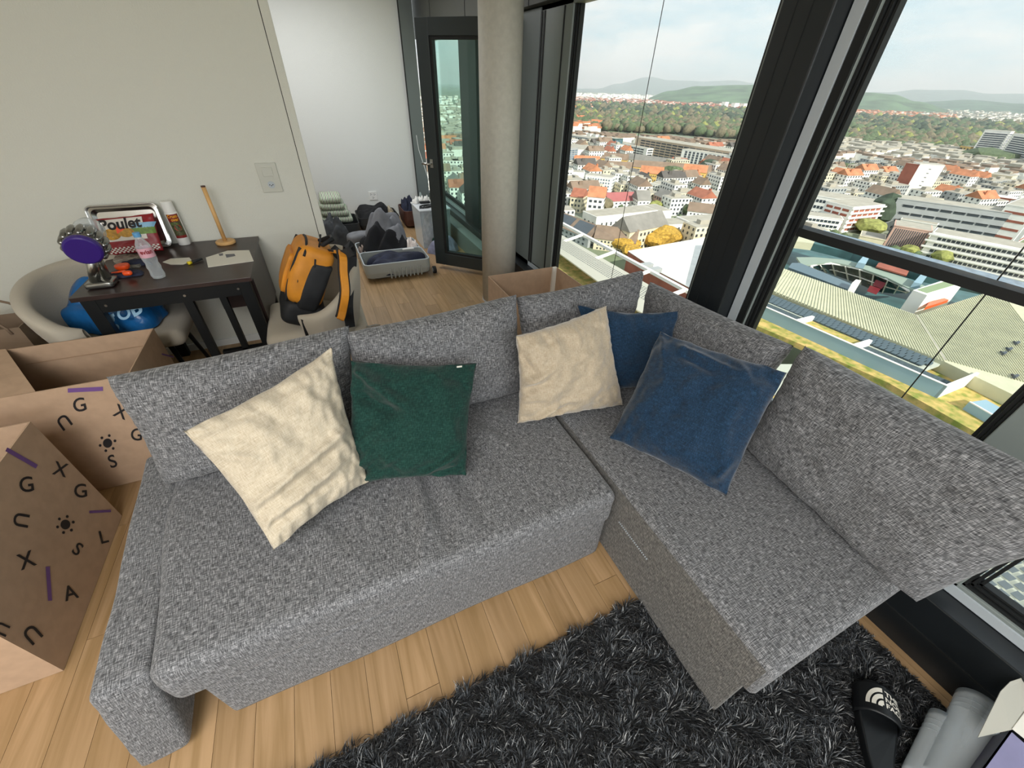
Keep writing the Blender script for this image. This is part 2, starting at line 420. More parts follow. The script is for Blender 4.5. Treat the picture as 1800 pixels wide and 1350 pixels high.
def plasticmat(name, tint, fac_, rough):
    m = bpy.data.materials.new(name); m.use_nodes = True; t = m.node_tree; b = t.nodes['Principled BSDF']
    b.inputs['Base Color'].default_value = (.84, .9, .93, 1); b.inputs['Roughness'].default_value = rough; b.inputs['Specular IOR Level'].default_value = .9
    tr = N(t, 'ShaderNodeBsdfTransparent'); tr.inputs[0].default_value = c4(tint); lw0 = N(t, 'ShaderNodeLayerWeight')
    mm_ = N(t, 'ShaderNodeMath', operation='MULTIPLY_ADD'); t.links.new(lw0.outputs['Facing'], mm_.inputs[0]); mm_.inputs[1].default_value = .45; mm_.inputs[2].default_value = fac_
    mxs = N(t, 'ShaderNodeMixShader'); t.links.new(mm_.outputs[0], mxs.inputs[0]); t.links.new(tr.outputs[0], mxs.inputs[1]); t.links.new(b.outputs[0], mxs.inputs[2])
    t.links.new(mxs.outputs[0], t.nodes['Material Output'].inputs[0]); return m
M['clear'] = plasticmat('clear_plastic', (.93, .95, .96), .16, .08)
M['frost'] = plasticmat('frosted_plastic', (.92, .95, .97), .24, .12)
def oakmat():
    m, t, b = newmat('oak_strip'); b.inputs['Roughness'].default_value = 0.42
    oi = N(t, 'ShaderNodeObjectInfo'); co = N(t, 'ShaderNodeTexCoord')
    mpn = N(t, 'ShaderNodeMapping'); mpn.inputs['Scale'].default_value = (26, 1.6, 20); t.links.new(co.outputs['Object'], mpn.inputs[0])
    ad = N(t, 'ShaderNodeVectorMath', operation='ADD'); t.links.new(mpn.outputs[0], ad.inputs[0])
    cb = N(t, 'ShaderNodeMath', operation='MULTIPLY'); t.links.new(oi.outputs['Random'], cb.inputs[0]); cb.inputs[1].default_value = 50
    t.links.new(cb.outputs[0], ad.inputs[1])
    n1 = N(t, 'ShaderNodeTexNoise', Scale=1.0, Detail=5.0, Distortion=1.2); t.links.new(ad.outputs[0], n1.inputs['Vector'])
    r1 = N(t, 'ShaderNodeValToRGB'); t.links.new(n1.outputs['Fac'], r1.inputs[0])
    e = r1.color_ramp.elements; e[0].position = 0.3; e[0].color = c4(s2l('#92754f')); e[1].position = 0.7; e[1].color = c4(s2l('#b0906b'))
    mr = N(t, 'ShaderNodeMapRange'); t.links.new(oi.outputs['Random'], mr.inputs[0]); mr.inputs[3].default_value = 0.86; mr.inputs[4].default_value = 1.08
    hs = N(t, 'ShaderNodeHueSaturation'); t.links.new(mr.outputs[0], hs.inputs['Value']); t.links.new(r1.outputs[0], hs.inputs['Color'])
    t.links.new(hs.outputs[0], b.inputs['Base Color'])
    bm = N(t, 'ShaderNodeBump', Strength=0.08, Distance=0.001); t.links.new(n1.outputs['Fac'], bm.inputs['Height']); t.links.new(bm.outputs[0], b.inputs['Normal'])
    return m
M['oak'] = oakmat()
# ============================================================ ROOM
def struct(o): o['kind'] = 'structure'; return o
WX = 1.65
fl = struct(MB().bx(-3.4, 1.75, -3.8, 6.6, -0.12, -0.012).build('floor', mat('screed', '#6b5a45', 0.9)))
# oak strips, 110 mm wide, only where they show
pl = {}
def plank(L):
    k = round(L, 2)
    if k not in pl:
        me = MB().bx(0.0006, 0.1094, 0.0008, k - 0.0008, -0.012, 0.0).mesh('plank'); me.materials.append(M['oak']); pl[k] = me
    return pl[k]
rest = MB(); npk = 0
for i in range(-29, 15):
    x = i * 0.11; y = -3.8 + random.random() * 1.0
    while y < 6.3:
        L = random.choice((0.9, 1.1, 1.3, 0.7)); L = min(L, 6.35 - y)
        if L < 0.1: break
        vis = (-1.4 < x < 1.6) and (y + L > -0.1) and not (x > 1.45 and y > 1.0)
        vis = vis and (((y < 0.75)) or (y + L > 2.8 and x > -0.5) or x < -0.6)
        if vis and npk < 290:
            o = bpy.data.objects.new('plank', plank(L)); COL.objects.link(o); o.location = (x, y, 0); o.parent = fl; npk += 1
        else: rest.bx(x + .0006, x + .1094, y + .0008, y + L - .0008, -0.012, 0)
        y += L
r_ = rest.build('plank', M['oak'], fl); r_['kind'] = 'stuff'
struct(MB().bx(-3.4, 1.8, -3.8, 6.6, 2.55, 2.75).build('ceiling', M['ceil']))
struct(MB().bx(-3.4, -0.054, 3.15, 3.33, 0, 2.55).build('wall_left', M['wall']))
struct(MB().bx(-0.050, -0.004, 3.146, 3.335, 0, 2.55).build('trim_1', M['wall'], bevel=0.002))
struct(MB().bx(-0.054, -0.050, 3.16, 3.32, 0, 2.55).build('trim_2', M['gasket']))
struct(MB().bx(-3.4, 1.36, 6.3, 6.6, 0, 2.55).build('wall_back', M['wall2']))
struct(MB().bx(-3.4, -3.2, -3.8, 6.3, 0, 2.55).build('wall_rear', M['wall']))
m = MB().bx(-3.2, -2.6, -3.8, -3.6, 0, 2.55).bx(1.3, 1.6, -3.8, -3.6, 0, 2.55).bx(-2.6, 1.3, -3.8, -3.6, 0, 0.25).bx(-2.6, 1.3, -3.8, -3.6, 2.1, 2.55)
struct(m.build('wall_front', M['wall']))
for x_ in (-1.3, 0.0): struct(MB().bx(x_ - .05, x_ + .05, -3.75, -3.65, .25, 2.1).build('trim_3', M['black']))
struct(MB().bx(-3.2, -0.1, 3.136, 3.15, 0, 0.05).build('baseboard_left', M['wall2']))
struct(MB().bx(-0.3, 1.36, 6.286, 6.3, 0, 0.05).build('baseboard_back', M['wall2']))
# facade: plinth, lintel, posts
fac = struct(MB().bx(1.567, 1.70, -3.8, 6.6, -0.01, 0.262).build('wall_window', M['black'], bevel=0.004))
MB().bx(1.562, 1.567, -3.6, 3.2, 0.12, 0.126).build('panel_joint', M['gasket'], fac)
li = struct(MB().bx(1.60, 1.76, -3.8, 6.6, 2.03, 2.55).build('trim_4', M['lintel']))
for y_ in (0.1, 1.2, 3.3, 4.62, 5.8): MB().bx(1.597, 1.6, y_, y_ + .008, 2.03, 2.55).build('panel_joint', M['gasket'], li)
# fixed glazing: sill bead, frame, gasket grooves, pane
def glazing(name, y0, y1, fl_, fr_, z0=0.262, z1=2.03):
    """fl_/fr_: widths of the frame at the low-y and the high-y side"""
    w = thing(name, None, None, (1.65, (y0 + y1) / 2, z0)); w['kind'] = 'structure'
    f = MB().bx(1.66, 1.722, y0, y0 + fl_, z0, z1).bx(1.66, 1.722, y1 - fr_, y1, z0, z1).bx(1.66, 1.722, y0, y1, z0, z0 + .05).bx(1.66, 1.722, y0, y1, z1 - .03, z1)
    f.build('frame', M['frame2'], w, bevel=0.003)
    g = MB()
    for k in range(3):
        a = 0.008 + k * 0.012; b = 0.005
        for yy, s in ((y0 + fl_, 1), (y1 - fr_, -1)):
            ya, yb = sorted((yy + s * (a - .008), yy + s * (a - .008 + b + .003)))
            g.bx(1.672 + k * .01, 1.722, ya, yb, z0 + .05, z1 - .03)
        g.bx(1.672 + k * .01, 1.722, y0 + fl_, y1 - fr_, z0 + .05 + a - .008, z0 + .05 + a)
    g.build('gasket', M['gasket'], w)
    MB().bx(1.652, 1.66, y0 + .003, y1 - .003, z0 + .003, z0 + .038).build('bead', M['strip'], w)
    MB().bx(1.708, 1.716, y0 + fl_, y1 - fr_, z0 + .05, z1 - .03).build('pane', M['glass'], w)
    return w
w1 = glazing('window_1', -0.02 + 0.0, 1.10, 0.19, 0.078)
MB().bx(1.650, 1.66, 1.024, 1.055, .30, 2.0).build('cover_strip', M['gasket'], w1)
MB().bx(1.645, 1.66, 1.058, 1.098, .30, 2.0).build('bead', M['strip'], w1)
MB().bx(1.70, 1.76, .17, 1.035, 1.155, 1.185).build('rail', M['gasket'], w1)
w2 = glazing('window_2', 1.29, 3.53, 0.08, 0.72)
MB().bx(1.654, 1.66, 3.16, 3.18, .25, 2.0).bx(1.654, 1.66, 3.20, 3.215, .25, 2.0).bx(1.654, 1.66, 2.90, 2.91, .25, 2.0).build('groove', M['gasket'], w2)
MB().bx(1.652, 1.66, 3.215, 3.51, .265, 2.02).build('panel', M['frame'], w2)
w3 = glazing('window_3', -1.6, -0.02, 0.1, 0.03)
MB().bx(1.70, 1.76, -1.5, -.05, 1.155, 1.185).build('rail', M['gasket'], w3)
w4 = glazing('window_4', -3.6, -1.6, 0.1, 0.1)
# wide black clad post between the two big panes
post = struct(MB().bx(1.567, 1.71, 1.102, 1.29, 0.235, 2.55).build('trim_5', M['black'], bevel=0.006))
MB().bx(1.565, 1.567, 1.232, 1.235, 0.25, 2.5).bx(1.565, 1.567, 1.175, 1.177, 0.25, 2.5).build('panel_joint', M['gasket'], post)
struct(MB().bx(1.62, 1.72, 4.42, 4.92, 0.235, 2.03).build('trim_6', M['black'], bevel=0.004))
t7 = struct(MB().bx(1.36, 1.52, 6.27, 6.6, 0.0, 2.55).build('trim_7', M['frame'], bevel=0.004))
MB().bx(1.352, 1.36, 6.268, 6.298, 0, 2.55).build('groove', M['gasket'], t7)
w5 = glazing('window_5', 4.92, 6.30, 0.06, 0.05)
struct(MB().bx(1.45, 1.567, 3.5, 6.0, 0, 0.20).build('trim_8', M['frame2'], bevel=0.004))
sof = struct(MB().bx(1.80, 2.12, -3.8, 6.6, 2.12, 2.2).build('trim_9', M['soffit']))
MB().bx(2.12, 2.15, -3.8, 6.6, 2.105, 2.2).build('edge', M['gasket'], sof)
for nm, px, py in (('left', 1120, 250), ('right', 1690, 570)):
    P = Xp(px, py, 1.92)
    o = MB().cyl((1.92, P.y, -6), (1.92, P.y, 2.12), 0.0022, n=6).build('facade_cable', M['gasket'], base=(1.92, P.y, -6))
    prop(o, 'thin dark vertical cable hanging outside the %s window' % nm, 'cable', 'cables outside the glass')
# column
cp = thing('column', 'round pale grey concrete column in front of the window wall', 'column', (1.335, 3.16, 0))
MB().cyl((1.335, 3.16, 0), (1.335, 3.16, 2.55), 0.147, n=64).build('shaft', M['concrete'], cp, smooth=True)
MB().cyl((1.335, 3.16, 0), (1.335, 3.16, 0.012), 0.15, n=64).build('sealant_ring', M['strip'], cp, smooth=False)
# open casement
H = Vector((1.605, 3.56, 0)); E_ = Vector((1.025, 4.13, 0)); dv = (E_ - H).normalized(); Lc = (E_ - H).length; nv_ = Vector((-dv.y, dv.x, 0))
cas = thing('window_casement', 'open dark framed casement window with tall green tinted pane behind the round column', 'window', tuple(H))
cas['kind'] = 'structure'
def CP(a, b, z): return H + dv * a + nv_ * b + Vector((0, 0, z))
zc0, zc1, fw = 0.05, 2.0, 0.115
for (a0, a1, z0, z1) in ((0, fw, zc0, zc1), (Lc - fw, Lc, zc0, zc1), (fw, Lc - fw, zc0, zc0 + .12), (fw, Lc - fw, zc1 - .11, zc1)):
    MB().bar(CP((a0 + a1) / 2 if z1 - z0 > 1 else a0, 0, z0 if z1 - z0 > 1 else (z0 + z1) / 2), CP((a0 + a1) / 2 if z1 - z0 > 1 else a1, 0, z1 if z1 - z0 > 1 else (z0 + z1) / 2), .07 if z1 - z0 > 1 else .07, (a1 - a0) if z1 - z0 > 1 else (z1 - z0), up=tuple(dv) if z1 - z0 > 1 else (0, 0, 1)).build('frame_bar', M['casement'], cas, bevel=.004)
g = MB()
for a in (fw, Lc - fw): g.bar(CP(a + (.012 if a == fw else -.012), 0, zc0 + .12), CP(a + (.012 if a == fw else -.012), 0, zc1 - .11), .05, .024, up=tuple(dv))
g.bar(CP(fw, 0, zc0 + .13), CP(Lc - fw, 0, zc0 + .13), .05, .02); g.bar(CP(fw, 0, zc1 - .12), CP(Lc - fw, 0, zc1 - .12), .05, .02)
g.build('glazing_bead', M['gasket'], cas)
MB().bar(CP(fw + .02, 0, (zc0 + zc1) / 2), CP(Lc - fw - .02, 0, (zc0 + zc1) / 2), .012, zc1 - zc0 - .25).build('pane', M['glassg'], cas)
hs = nv_ if nv_.dot(CAMP - H) > 0 else -nv_
hp = H + dv * (Lc - .05) + Vector((0, 0, 1.0))
hd = MB().bar(hp + hs * .035 - Vector((0, 0, .035)), hp + hs * .035 + Vector((0, 0, .035)), .03, .008, up=tuple(hs)).build('handle_rose', M['steel'], cas, bevel=.002)
MB().cyl(hp + hs * .035, hp + hs * .075, .009, n=12).tube([hp + hs * .075, hp + hs * .078 + dv * .03, hp + hs * .078 + dv * .075], .010, 10).build('handle', M['steel'], hd, smooth=True)
# switch plate and sockets
sw = thing('light_switch', 'white switch and socket plate on the left wall above the table', 'switch', (-.25, 3.15, 1.09))
MB().bx(-.307, -.193, 3.139, 3.15, 1.008, 1.174).build('plate', M['switch'], sw, bevel=.003)
MB().bx(-.279, -.221, 3.134, 3.139, 1.100, 1.150).build('rocker', M['switch'], sw, bevel=.0015)
MB().cyl((-.25, 3.1365, 1.052), (-.25, 3.1395, 1.052), .02, n=24).build('socket_face', M['strip'], sw)
for dx, dz in ((-.009, 0), (.009, 0), (0, -.005)): MB().cyl((-.25 + dx, 3.1355, 1.052 + dz), (-.25 + dx, 3.1366, 1.052 + dz), .003, n=8).build('socket_hole', M['gasket'], sw)
so = thing('wall_socket', 'white triple power socket low on the far wall', 'socket', (.72, 6.3, .30))
MB().bx(.665, .775, 6.289, 6.3, .245, .355).build('plate', M['white'], so, bevel=.003)
for cx, cz in ((-.025, .02), (.022, .015), (0, -.025)):
    for a in range(3): MB().cyl((.72 + cx + .009 * math.cos(a * 2.1), 6.2875, .30 + cz + .009 * math.sin(a * 2.1)), (.72 + cx + .009 * math.cos(a * 2.1), 6.2893, .30 + cz + .009 * math.sin(a * 2.1)), .0042, n=8).build('socket_hole', M['gasket'], so)

# ============================================================ SOFA
sofa = thing('corner_sofa', 'large grey melange corner sofa with chaise by the window', 'sofa', (0.4, 1.0, 0))
def creases(x, y):
    z = 0
    for (x0, y0, x1, y1, a, w) in SEATF:
        dx, dy = x1 - x0, y1 - y0; L = math.hypot(dx, dy); ux, uy = dx / L, dy / L
        al = (x - x0) * ux + (y - y0) * uy; ac = -(x - x0) * uy + (y - y0) * ux + .015 * math.sin(al * 9 + x0 * 7)
        z += 1.6 * a * math.exp(-(ac / w) ** 2) * sm((al + .08) / .16) * sm((L + .08 - al) / .2)
    return z
SEATF = [(.13, 1.12, .06, .72, .010, .018), (.16, 1.12, .115, .70, -.012, .02), (.20, 1.10, .18, .72, .008, .02), (.26, 1.05, .25, .74, -.008, .022),
         (.02, 1.02, -.03, .80, -.008, .02), (-.16, .98, -.18, .78, -.006, .02), (.40, 1.16, .47, .98, .006, .02), (.34, 1.15, .38, .9, -.006, .02), (.07, .80, .05, .63, .012, .015), (-.3, .95, -.1, .7, .004, .03)]
def seatfn(p, n):
    x, y, z = p
    top = sm((z - .36) / .06)
    sag = -.012 * math.exp(-((x - .12) / .22) ** 2 - ((y - .95) / .3) ** 2) * top
    z += creases(x, y) * top + sag + .004 * fbm((x, y, 0), 3.0, 2) * top
    x -= .06 * sm((.1 - x) / .7) * sm((y - .62) / .62)
    if z < .40 and y < .66: y += -.006 * math.sin(x * 7) * .5 + .004 * fbm((x * 2, 0, z * 3), 3, 2)
    return Vector((x, y, z))
softbox('seat_cushion', (-.648, .632, .27), (.748, 1.45, .442), .035, M['sofa'], sofa, n=(110, 64, 12), fn=seatfn)
softbox('seat_skirt', (-.60, .652, .02), (.742, 1.44, .28), .012, M['sofa'], sofa, n=(40, 10, 8), fn=lambda p, n: p + Vector((0, .003 * math.sin(p.x * 9), 0)))
def lidfn(p, n):
    x, y, z = p; top = sm((z - .36) / .06)
    return Vector((x, y, z + top * (.004 * fbm((x, y, 0), 3.0, 2) - .004)))
softbox('chaise_lid', (.768, .022, .275), (1.50, 1.45, .442), (.018, .018, .018), M['sofa'], sofa, n=(30, 60, 8), fn=lidfn)
cb = MB()
for x_ in (.783, 1.46): cb.bx(x_, x_ + .022, .05, 1.42, .014, .272)
cb.bx(.805, 1.46, .062, .085, .014, .272).bx(.805, 1.46, 1.39, 1.42, .014, .272).build('chaise_skirt', M['sofa_shade'], sofa, bevel=.005)
# dark sheet painting shade on the lid, and the zip seam along the skirt
MB().bx(.7665, .7685, .04, 1.2, .29, .425).build('lid_flank_shade', M['sofa_shade'], sofa)
z_ = MB()
for k in range(20): z_.bx(.7785, .783, .46 + .0085 * k, .464 + .0085 * k, .256, .260)
z_.build('zip', M['strip'], sofa)
# armrest: slightly turned out and leaning
Ma = Matrix.Translation((-.772, .615, 0)) @ Matrix.Rotation(math.radians(4.5), 4, 'Z') @ Matrix.Shear('XY', 4, (0.17, 0.07))
softbox('armrest', (-.062, .0, .02), (.062, .86, .432), .022, M['sofa'], sofa, n=(8, 50, 14), M=Ma,
        fn=lambda p, n: p + n * (.003 * fbm((p.x * 3, p.y * 2, p.z * 3), 3, 2)) + Vector((0, 0, .004 * math.sin(p.y * 15) * sm((p.z - .3) / .1) * sm(p.y / .2))))
# low back frame along both sides
softbox('backrest', (-.64, 1.455, .02), (1.54, 1.545, .60), .03, M['sofa'], sofa, n=(40, 4, 16))
softbox('backrest', (1.505, .05, .02), (1.555, 1.45, .58), .02, M['sofa'], sofa, n=(4, 40, 16))
# loose back cushions
def back_cushion(label, c, T, seed, folds=(), wr=.006):
    o = pillow('back_cushion', c, T, M['sofa'], None, n=44, p=5.5, q=2.3, pinch=.025, wr=wr, seed=seed, folds=folds)
    prop(o, label, 'cushion', 'grey back cushions of the sofa')
    return o
back_cushion('leftmost grey back cushion above the armrest', [(-.73, 1.315, .435), (-.035, 1.315, .44), (-.003, 1.43, .865), (-.735, 1.42, .835)], .18, 1.3,
             folds=((-.1, .98, .05, .55, -.02, .05), (.25, .98, .3, .7, -.016, .05), (-.45, .98, -.4, .6, -.01, .06)))
back_cushion('grey back cushion behind the green pillow, second from left', [(-.06, 1.315, .44), (.69, 1.315, .44), (.685, 1.43, .88), (-.025, 1.42, .845)], .18, 4.1,
             folds=((.3, .98, .25, .5, -.014, .06), (-.4, .98, -.3, .6, -.014, .05)))
back_cushion('grey back cushion in the far corner, behind the small cream pillow', [(.70, 1.32, .44), (1.27, 1.315, .44), (1.395, 1.455, .885), (.70, 1.45, .855)], .16, 7.7,
             folds=((.15, .98, .35, .4, -.02, .06), (-.2, .98, -.1, .6, -.012, .05)))
back_cushion('grey back cushion against the wide black post, first from the corner on the window side', [(1.385, 1.335, .44), (1.395, .70, .44), (1.475, .69, .865), (1.47, 1.46, .81)], .19, 2.2, wr=.005)
back_cushion('nearest grey back cushion on the window side, overhanging the chaise end', [(1.39, .64, .44), (1.36, -.02, .405), (1.50, -.13, .865), (1.475, .66, .885)], .21, 5.5, wr=.006,
             folds=((-.6, .2, .2, .35, .006, .1),))
# throw pillows
o = pillow('throw_pillow', [Zp(482, 968, .50), Zp(648, 846, .50), Yp(581, 612, 1.24), Yp(322, 758, 1.07)], .20, M['cream'], None, n=60, p=2.2, q=1.8, pinch=.035, wr=.008, seed=3.3,
           folds=((-.98, -.3, .9, -.1, .024, .045), (-.98, -.42, .6, -.28, -.022, .05), (-.98, -.6, .5, -.5, .02, .045), (-.98, -.7, .4, -.65, -.016, .05), (-.9, .5, -.5, .1, .016, .05), (-.3, .95, -.1, .5, -.012, .05), (.1, .95, .2, .6, -.012, .05), (.9, -.6, .5, .0, .012, .06)))
prop(o, 'large cream pillow leaning diagonally against the leftmost back cushion', 'pillow', 'throw pillows on the sofa')
o = pillow('throw_pillow', [Zp(606, 852, .485), Zp(820, 836, .49), Yp(838, 638, 1.19), Yp(616, 634, 1.21)], .17, M['green'], None, n=60, p=2.2, q=1.8, pinch=.03, wr=.009, seed=8.1,
           folds=((-.95, .95, .0, .25, .035, .09), (-.9, .5, -.1, .15, -.03, .08), (.3, -.9, .95, -.5, .022, .05), (.4, -.98, .98, -.75, -.02, .05), (-.95, -.9, -.5, -.3, .02, .06), (-.8, -.95, -.4, -.5, -.018, .05), (.2, .98, .6, .5, .012, .06)))
prop(o, 'dark green pillow in the middle of the sofa', 'pillow', 'throw pillows on the sofa')
MB().bar(Yp(803, 645, 1.15), Yp(812, 644, 1.15), .002, .006).build('care_tag', M['whitep'], o)
o = pillow('throw_pillow', [(.545, 1.075, .475), (1.03, 1.0, .48), (1.0, 1.205, .875), (.575, 1.185, .83)], .18, M['sand'], None, n=60, p=2.4, q=1.9, pinch=.03, wr=.008, seed=1.9,
           folds=((-.98, .0, -.35, .25, .026, .06), (-.98, -.15, -.4, .0, -.022, .06), (-.8, -.95, -.3, -.55, .028, .06), (-.5, -.98, -.1, -.6, -.02, .05), (-.5, .98, -.3, .4, -.014, .06), (-.98, .6, -.7, .1, -.024, .05), (.1, .98, .2, .5, .01, .05)))
prop(o, 'smaller sand coloured velvet pillow right of the green one', 'pillow', 'throw pillows on the sofa')
o = pillow('throw_pillow', [(.95, 1.14, .47), (1.30, .98, .49), (1.335, 1.12, .83), (.92, 1.30, .85)], .12, M['navy'], None, n=36, p=2.0, q=1.7, pinch=.06, wr=.006, seed=5.2,
           folds=((-.2, .95, -.2, .3, -.01, .05), (.1, .95, .15, .3, -.008, .05)))
prop(o, 'navy blue pillow at the back, half hidden behind the sand coloured one', 'pillow', 'throw pillows on the sofa')
o = pillow('throw_pillow', [Zp(1072, 770, .485), Zp(1276, 872, .49), Xp(1384, 654, 1.30), Xp(1160, 583, 1.12)], .20, M['navy'], None, n=60, p=2.2, q=1.8, pinch=.02, wr=.008, seed=6.6,
           folds=((-.6, .85, .5, .72, .022, .05), (-.5, .7, .2, .6, -.018, .05), (.75, -.9, .95, -.4, .018, .05), (-.9, .9, -.6, .4, .016, .05), (.3, .95, .7, .6, .014, .05)))
prop(o, 'large navy blue pillow in front, leaning towards the window side', 'pillow', 'throw pillows on the sofa')
# ============================================================ RUG
rug = thing('shag_rug', 'black and charcoal shaggy rug on the oak floor in front of the sofa', 'rug', (.5, -.3, 0))
MB().bx(-.9, 1.50, -1.2, .425, 0.0005, .010).build('backing', M['packblk'], rug)
def blades(name, n, rnd):
    x = rnd.uniform(-.9, 1.505, n); y = rnd.uniform(-.75, .435, n)
    keep = ~((x > .775) & (x < 1.49) & (y > .05))
    # only where it shows: in front of the camera's lower frame line
    keep &= (y > -.62) & ((x * .35 + y) > -.62 - .0)
    x, y = x[keep], y[keep]; n = len(x)
    cl = np.sin(x * 31 + 3 * np.sin(y * 23)) + np.cos(y * 37 + 2 * np.sin(x * 29)) + .6 * np.sin(x * 71 + y * 53)
    ang = cl * 1.3 + rnd.normal(0, .5, n); ln = rnd.uniform(.022, .040, n); lean = rnd.uniform(.35, 1.0, n)
    near = np.minimum(1, np.maximum(.35, (1.5 - x) / .05)); ln *= near
    wd = rnd.uniform(.0011, .0020, n); tw = rnd.uniform(0, PI, n)
    ux, uy = np.cos(ang), np.sin(ang); px, py = np.cos(tw) * wd, np.sin(tw) * wd
    P = []
    for t, w_ in ((0, 1), (.5, 1), (1, .15)):
        cx = x + ux * ln * lean * t * t; cy = y + uy * ln * lean * t * t
        cz = .008 + ln * (t - .35 * lean * t * t)
        P.append(np.stack([cx - px * w_, cy - py * w_, cz], 1)); P.append(np.stack([cx + px * w_, cy + py * w_, cz], 1))
    V = np.stack(P, 1).reshape(-1, 3) - np.array((.5, -.3, 0))
    b = np.arange(n)[:, None] * 6
    Fq = np.concatenate([b + np.array([0, 1, 3, 2]), b + np.array([2, 3, 5, 4])], 1).reshape(-1)
    me = bpy.data.meshes.new(name); me.vertices.add(len(V)); me.vertices.foreach_set('co', V.astype(np.float32).ravel())
    nf = len(Fq) // 4; me.loops.add(nf * 4); me.loops.foreach_set('vertex_index', Fq.astype(np.int32))
    me.polygons.add(nf); me.polygons.foreach_set('loop_start', (np.arange(nf) * 4).astype(np.int32)); me.polygons.foreach_set('loop_total', np.full(nf, 4, np.int32))
    me.update(); me.validate(); return me
rnd = np.random.RandomState(5)
for nm_, cnt, colr, rg in (('pile', 105000, '#1b1d1f', .35), ('pile', 40000, '#4c5054', .3), ('pile', 8000, '#9a9c9c', .3)):
    me = blades('pile', cnt, rnd); me.materials.append(mat('rug_yarn', colr, rg, sheen=.2))
    o = bpy.data.objects.new('pile', me); COL.objects.link(o); o.parent = rug; o['kind'] = 'stuff'

# ============================================================ CARDBOARD BOXES
def prints_x(box, xw, items, sgn=1):
    """flat print on a side wall x = xw: (text, px, py, size_px, angle)"""
    for (t, px, py, sz, an, col) in items:
        def mp_(a, b, px=px, py=py, sz=sz, an=an):
            c, s = math.cos(an), math.sin(an)
            P = Xp(px + sz * (a * c + b * s), py - sz * (-a * s + b * c), xw); return P
        shape = sun_shape() if t == '*' else (bar_shape() if t == '-' else glyph(t, .012))
        lay('print_mark', shape, mp_, M[col], box)
def prints_y(box, yw, items):
    for (t, px, py, sz, an, col) in items:
        def mp_(a, b, px=px, py=py, sz=sz, an=an):
            c, s = math.cos(an), math.sin(an)
            return Yp(px + sz * (a * c + b * s), py - sz * (-a * s + b * c), yw)
        shape = sun_shape() if t == '*' else (bar_shape() if t == '-' else glyph(t, .012))
        lay('print_mark', shape, mp_, M[col], box)
def bar_shape(): return [(-.5, -.06), (.5, -.06), (.5, .06), (-.5, .06)], [(0, 1, 2, 3)]
def sun_shape():
    vs, fs = disc2(.24, 20)
    for k in range(6):
        a = 2 * PI * k / 6 + .3; d, f = disc2(.075, 8, .40 * math.cos(a), .40 * math.sin(a)); fs += [tuple(i + len(vs) for i in f[0])]; vs += d
    return vs, fs
def carton(label, x0, x1, y0, y1, h, loc=None, t=.005):
    b = thing('cardboard_box', label, 'box', ((x0 + x1) / 2, (y0 + y1) / 2, 0), 'open cardboard moving boxes')
    for nm, a in (('side_panel', (x0, x0 + t, y0, y1)), ('side_panel', (x1 - t, x1, y0, y1)), ('front_panel', (x0 + t, x1 - t, y0, y0 + t)), ('back_panel', (x0 + t, x1 - t, y1 - t, y1))):
        MB().bx(a[0], a[1], a[2], a[3], .002, h).build(nm, M['card'], b)
    MB().bx(x0 + t, x1 - t, y0 + t, y1 - t, .002, .008).build('bottom_panel', M['cardin'], b)
    return b
b1 = carton('open cardboard box with printed letters nearest the table, left of the sofa', -1.74, -.90, 1.873, 2.31, .58)
MB().slab([(-1.72, 2.30, .60), (-1.44, 2.30, .585), (-1.20, 1.885, .575), (-1.72, 1.885, .56)], .004).build('flap', M['card'], b1)
MB().slab([(-.91, 2.302, .50), (-1.42, 2.302, .50), (-1.42, 2.300, .50), (-.91, 2.300, .50)], .003).build('fold_crease', M['cardin'], b1)
prints_y(b1, 1.8715, [('-', 150, 685, 62, -.05, 'violet'), ('G', 140, 713, 34, -.25, 'ink'), ('X', 212, 725, 32, .35, 'ink'), ('U', 112, 741, 34, 2.5, 'ink'), ('*', 189, 779, 34, 0, 'ink'),
                      ('S', 198, 812, 32, -.35, 'ink'), ('G', 240, 765, 30, 0, 'ink')])
prints_x(b1, -.8985, [('-', 295, 625, 22, .25, 'violet')])
b2 = carton('open cardboard box with printed letters, nearest the camera at the left edge', -1.80, -1.135, 1.02, 1.665, .58)
prints_x(b2, -1.1335, [('-', 38, 805, 62, .52, 'violet'), ('X', 106, 826, 34, .25, 'ink'), ('G', 47, 853, 38, -.15, 'ink'), ('G', 142, 864, 34, -.1, 'ink'), ('-', 176, 899, 38, -.05, 'violet'),
                       ('*', 115, 922, 36, 0, 'ink'), ('U', 36, 914, 38, 1.75, 'ink'), ('L', 182, 945, 32, -.25, 'ink'), ('S', 136, 966, 32, .6, 'ink'), ('X', 47, 986, 40, -.35, 'ink'),
                       ('-', 86, 1026, 60, 1.5, 'violet'), ('A', 124, 1043, 36, -.3, 'ink'), ('U', 56, 1114, 42, 2.4, 'ink'), ('U', 2, 1105, 34, 2.0, 'ink')])
b3 = carton('plain open cardboard box behind the sofa next to the column', .99, 1.55, 1.62, 2.54, .50)
MB().slab([(.992, 2.536, .49), (.992, 2.536, .36), (1.545, 2.536, .36), (1.545, 2.536, .49)], .001).build('crease_band', M['cardin'], b3)
MB().bx(1.515, 1.5455, 2.515, 2.535, .05, .50).build('tape', M['whitep'], b3)

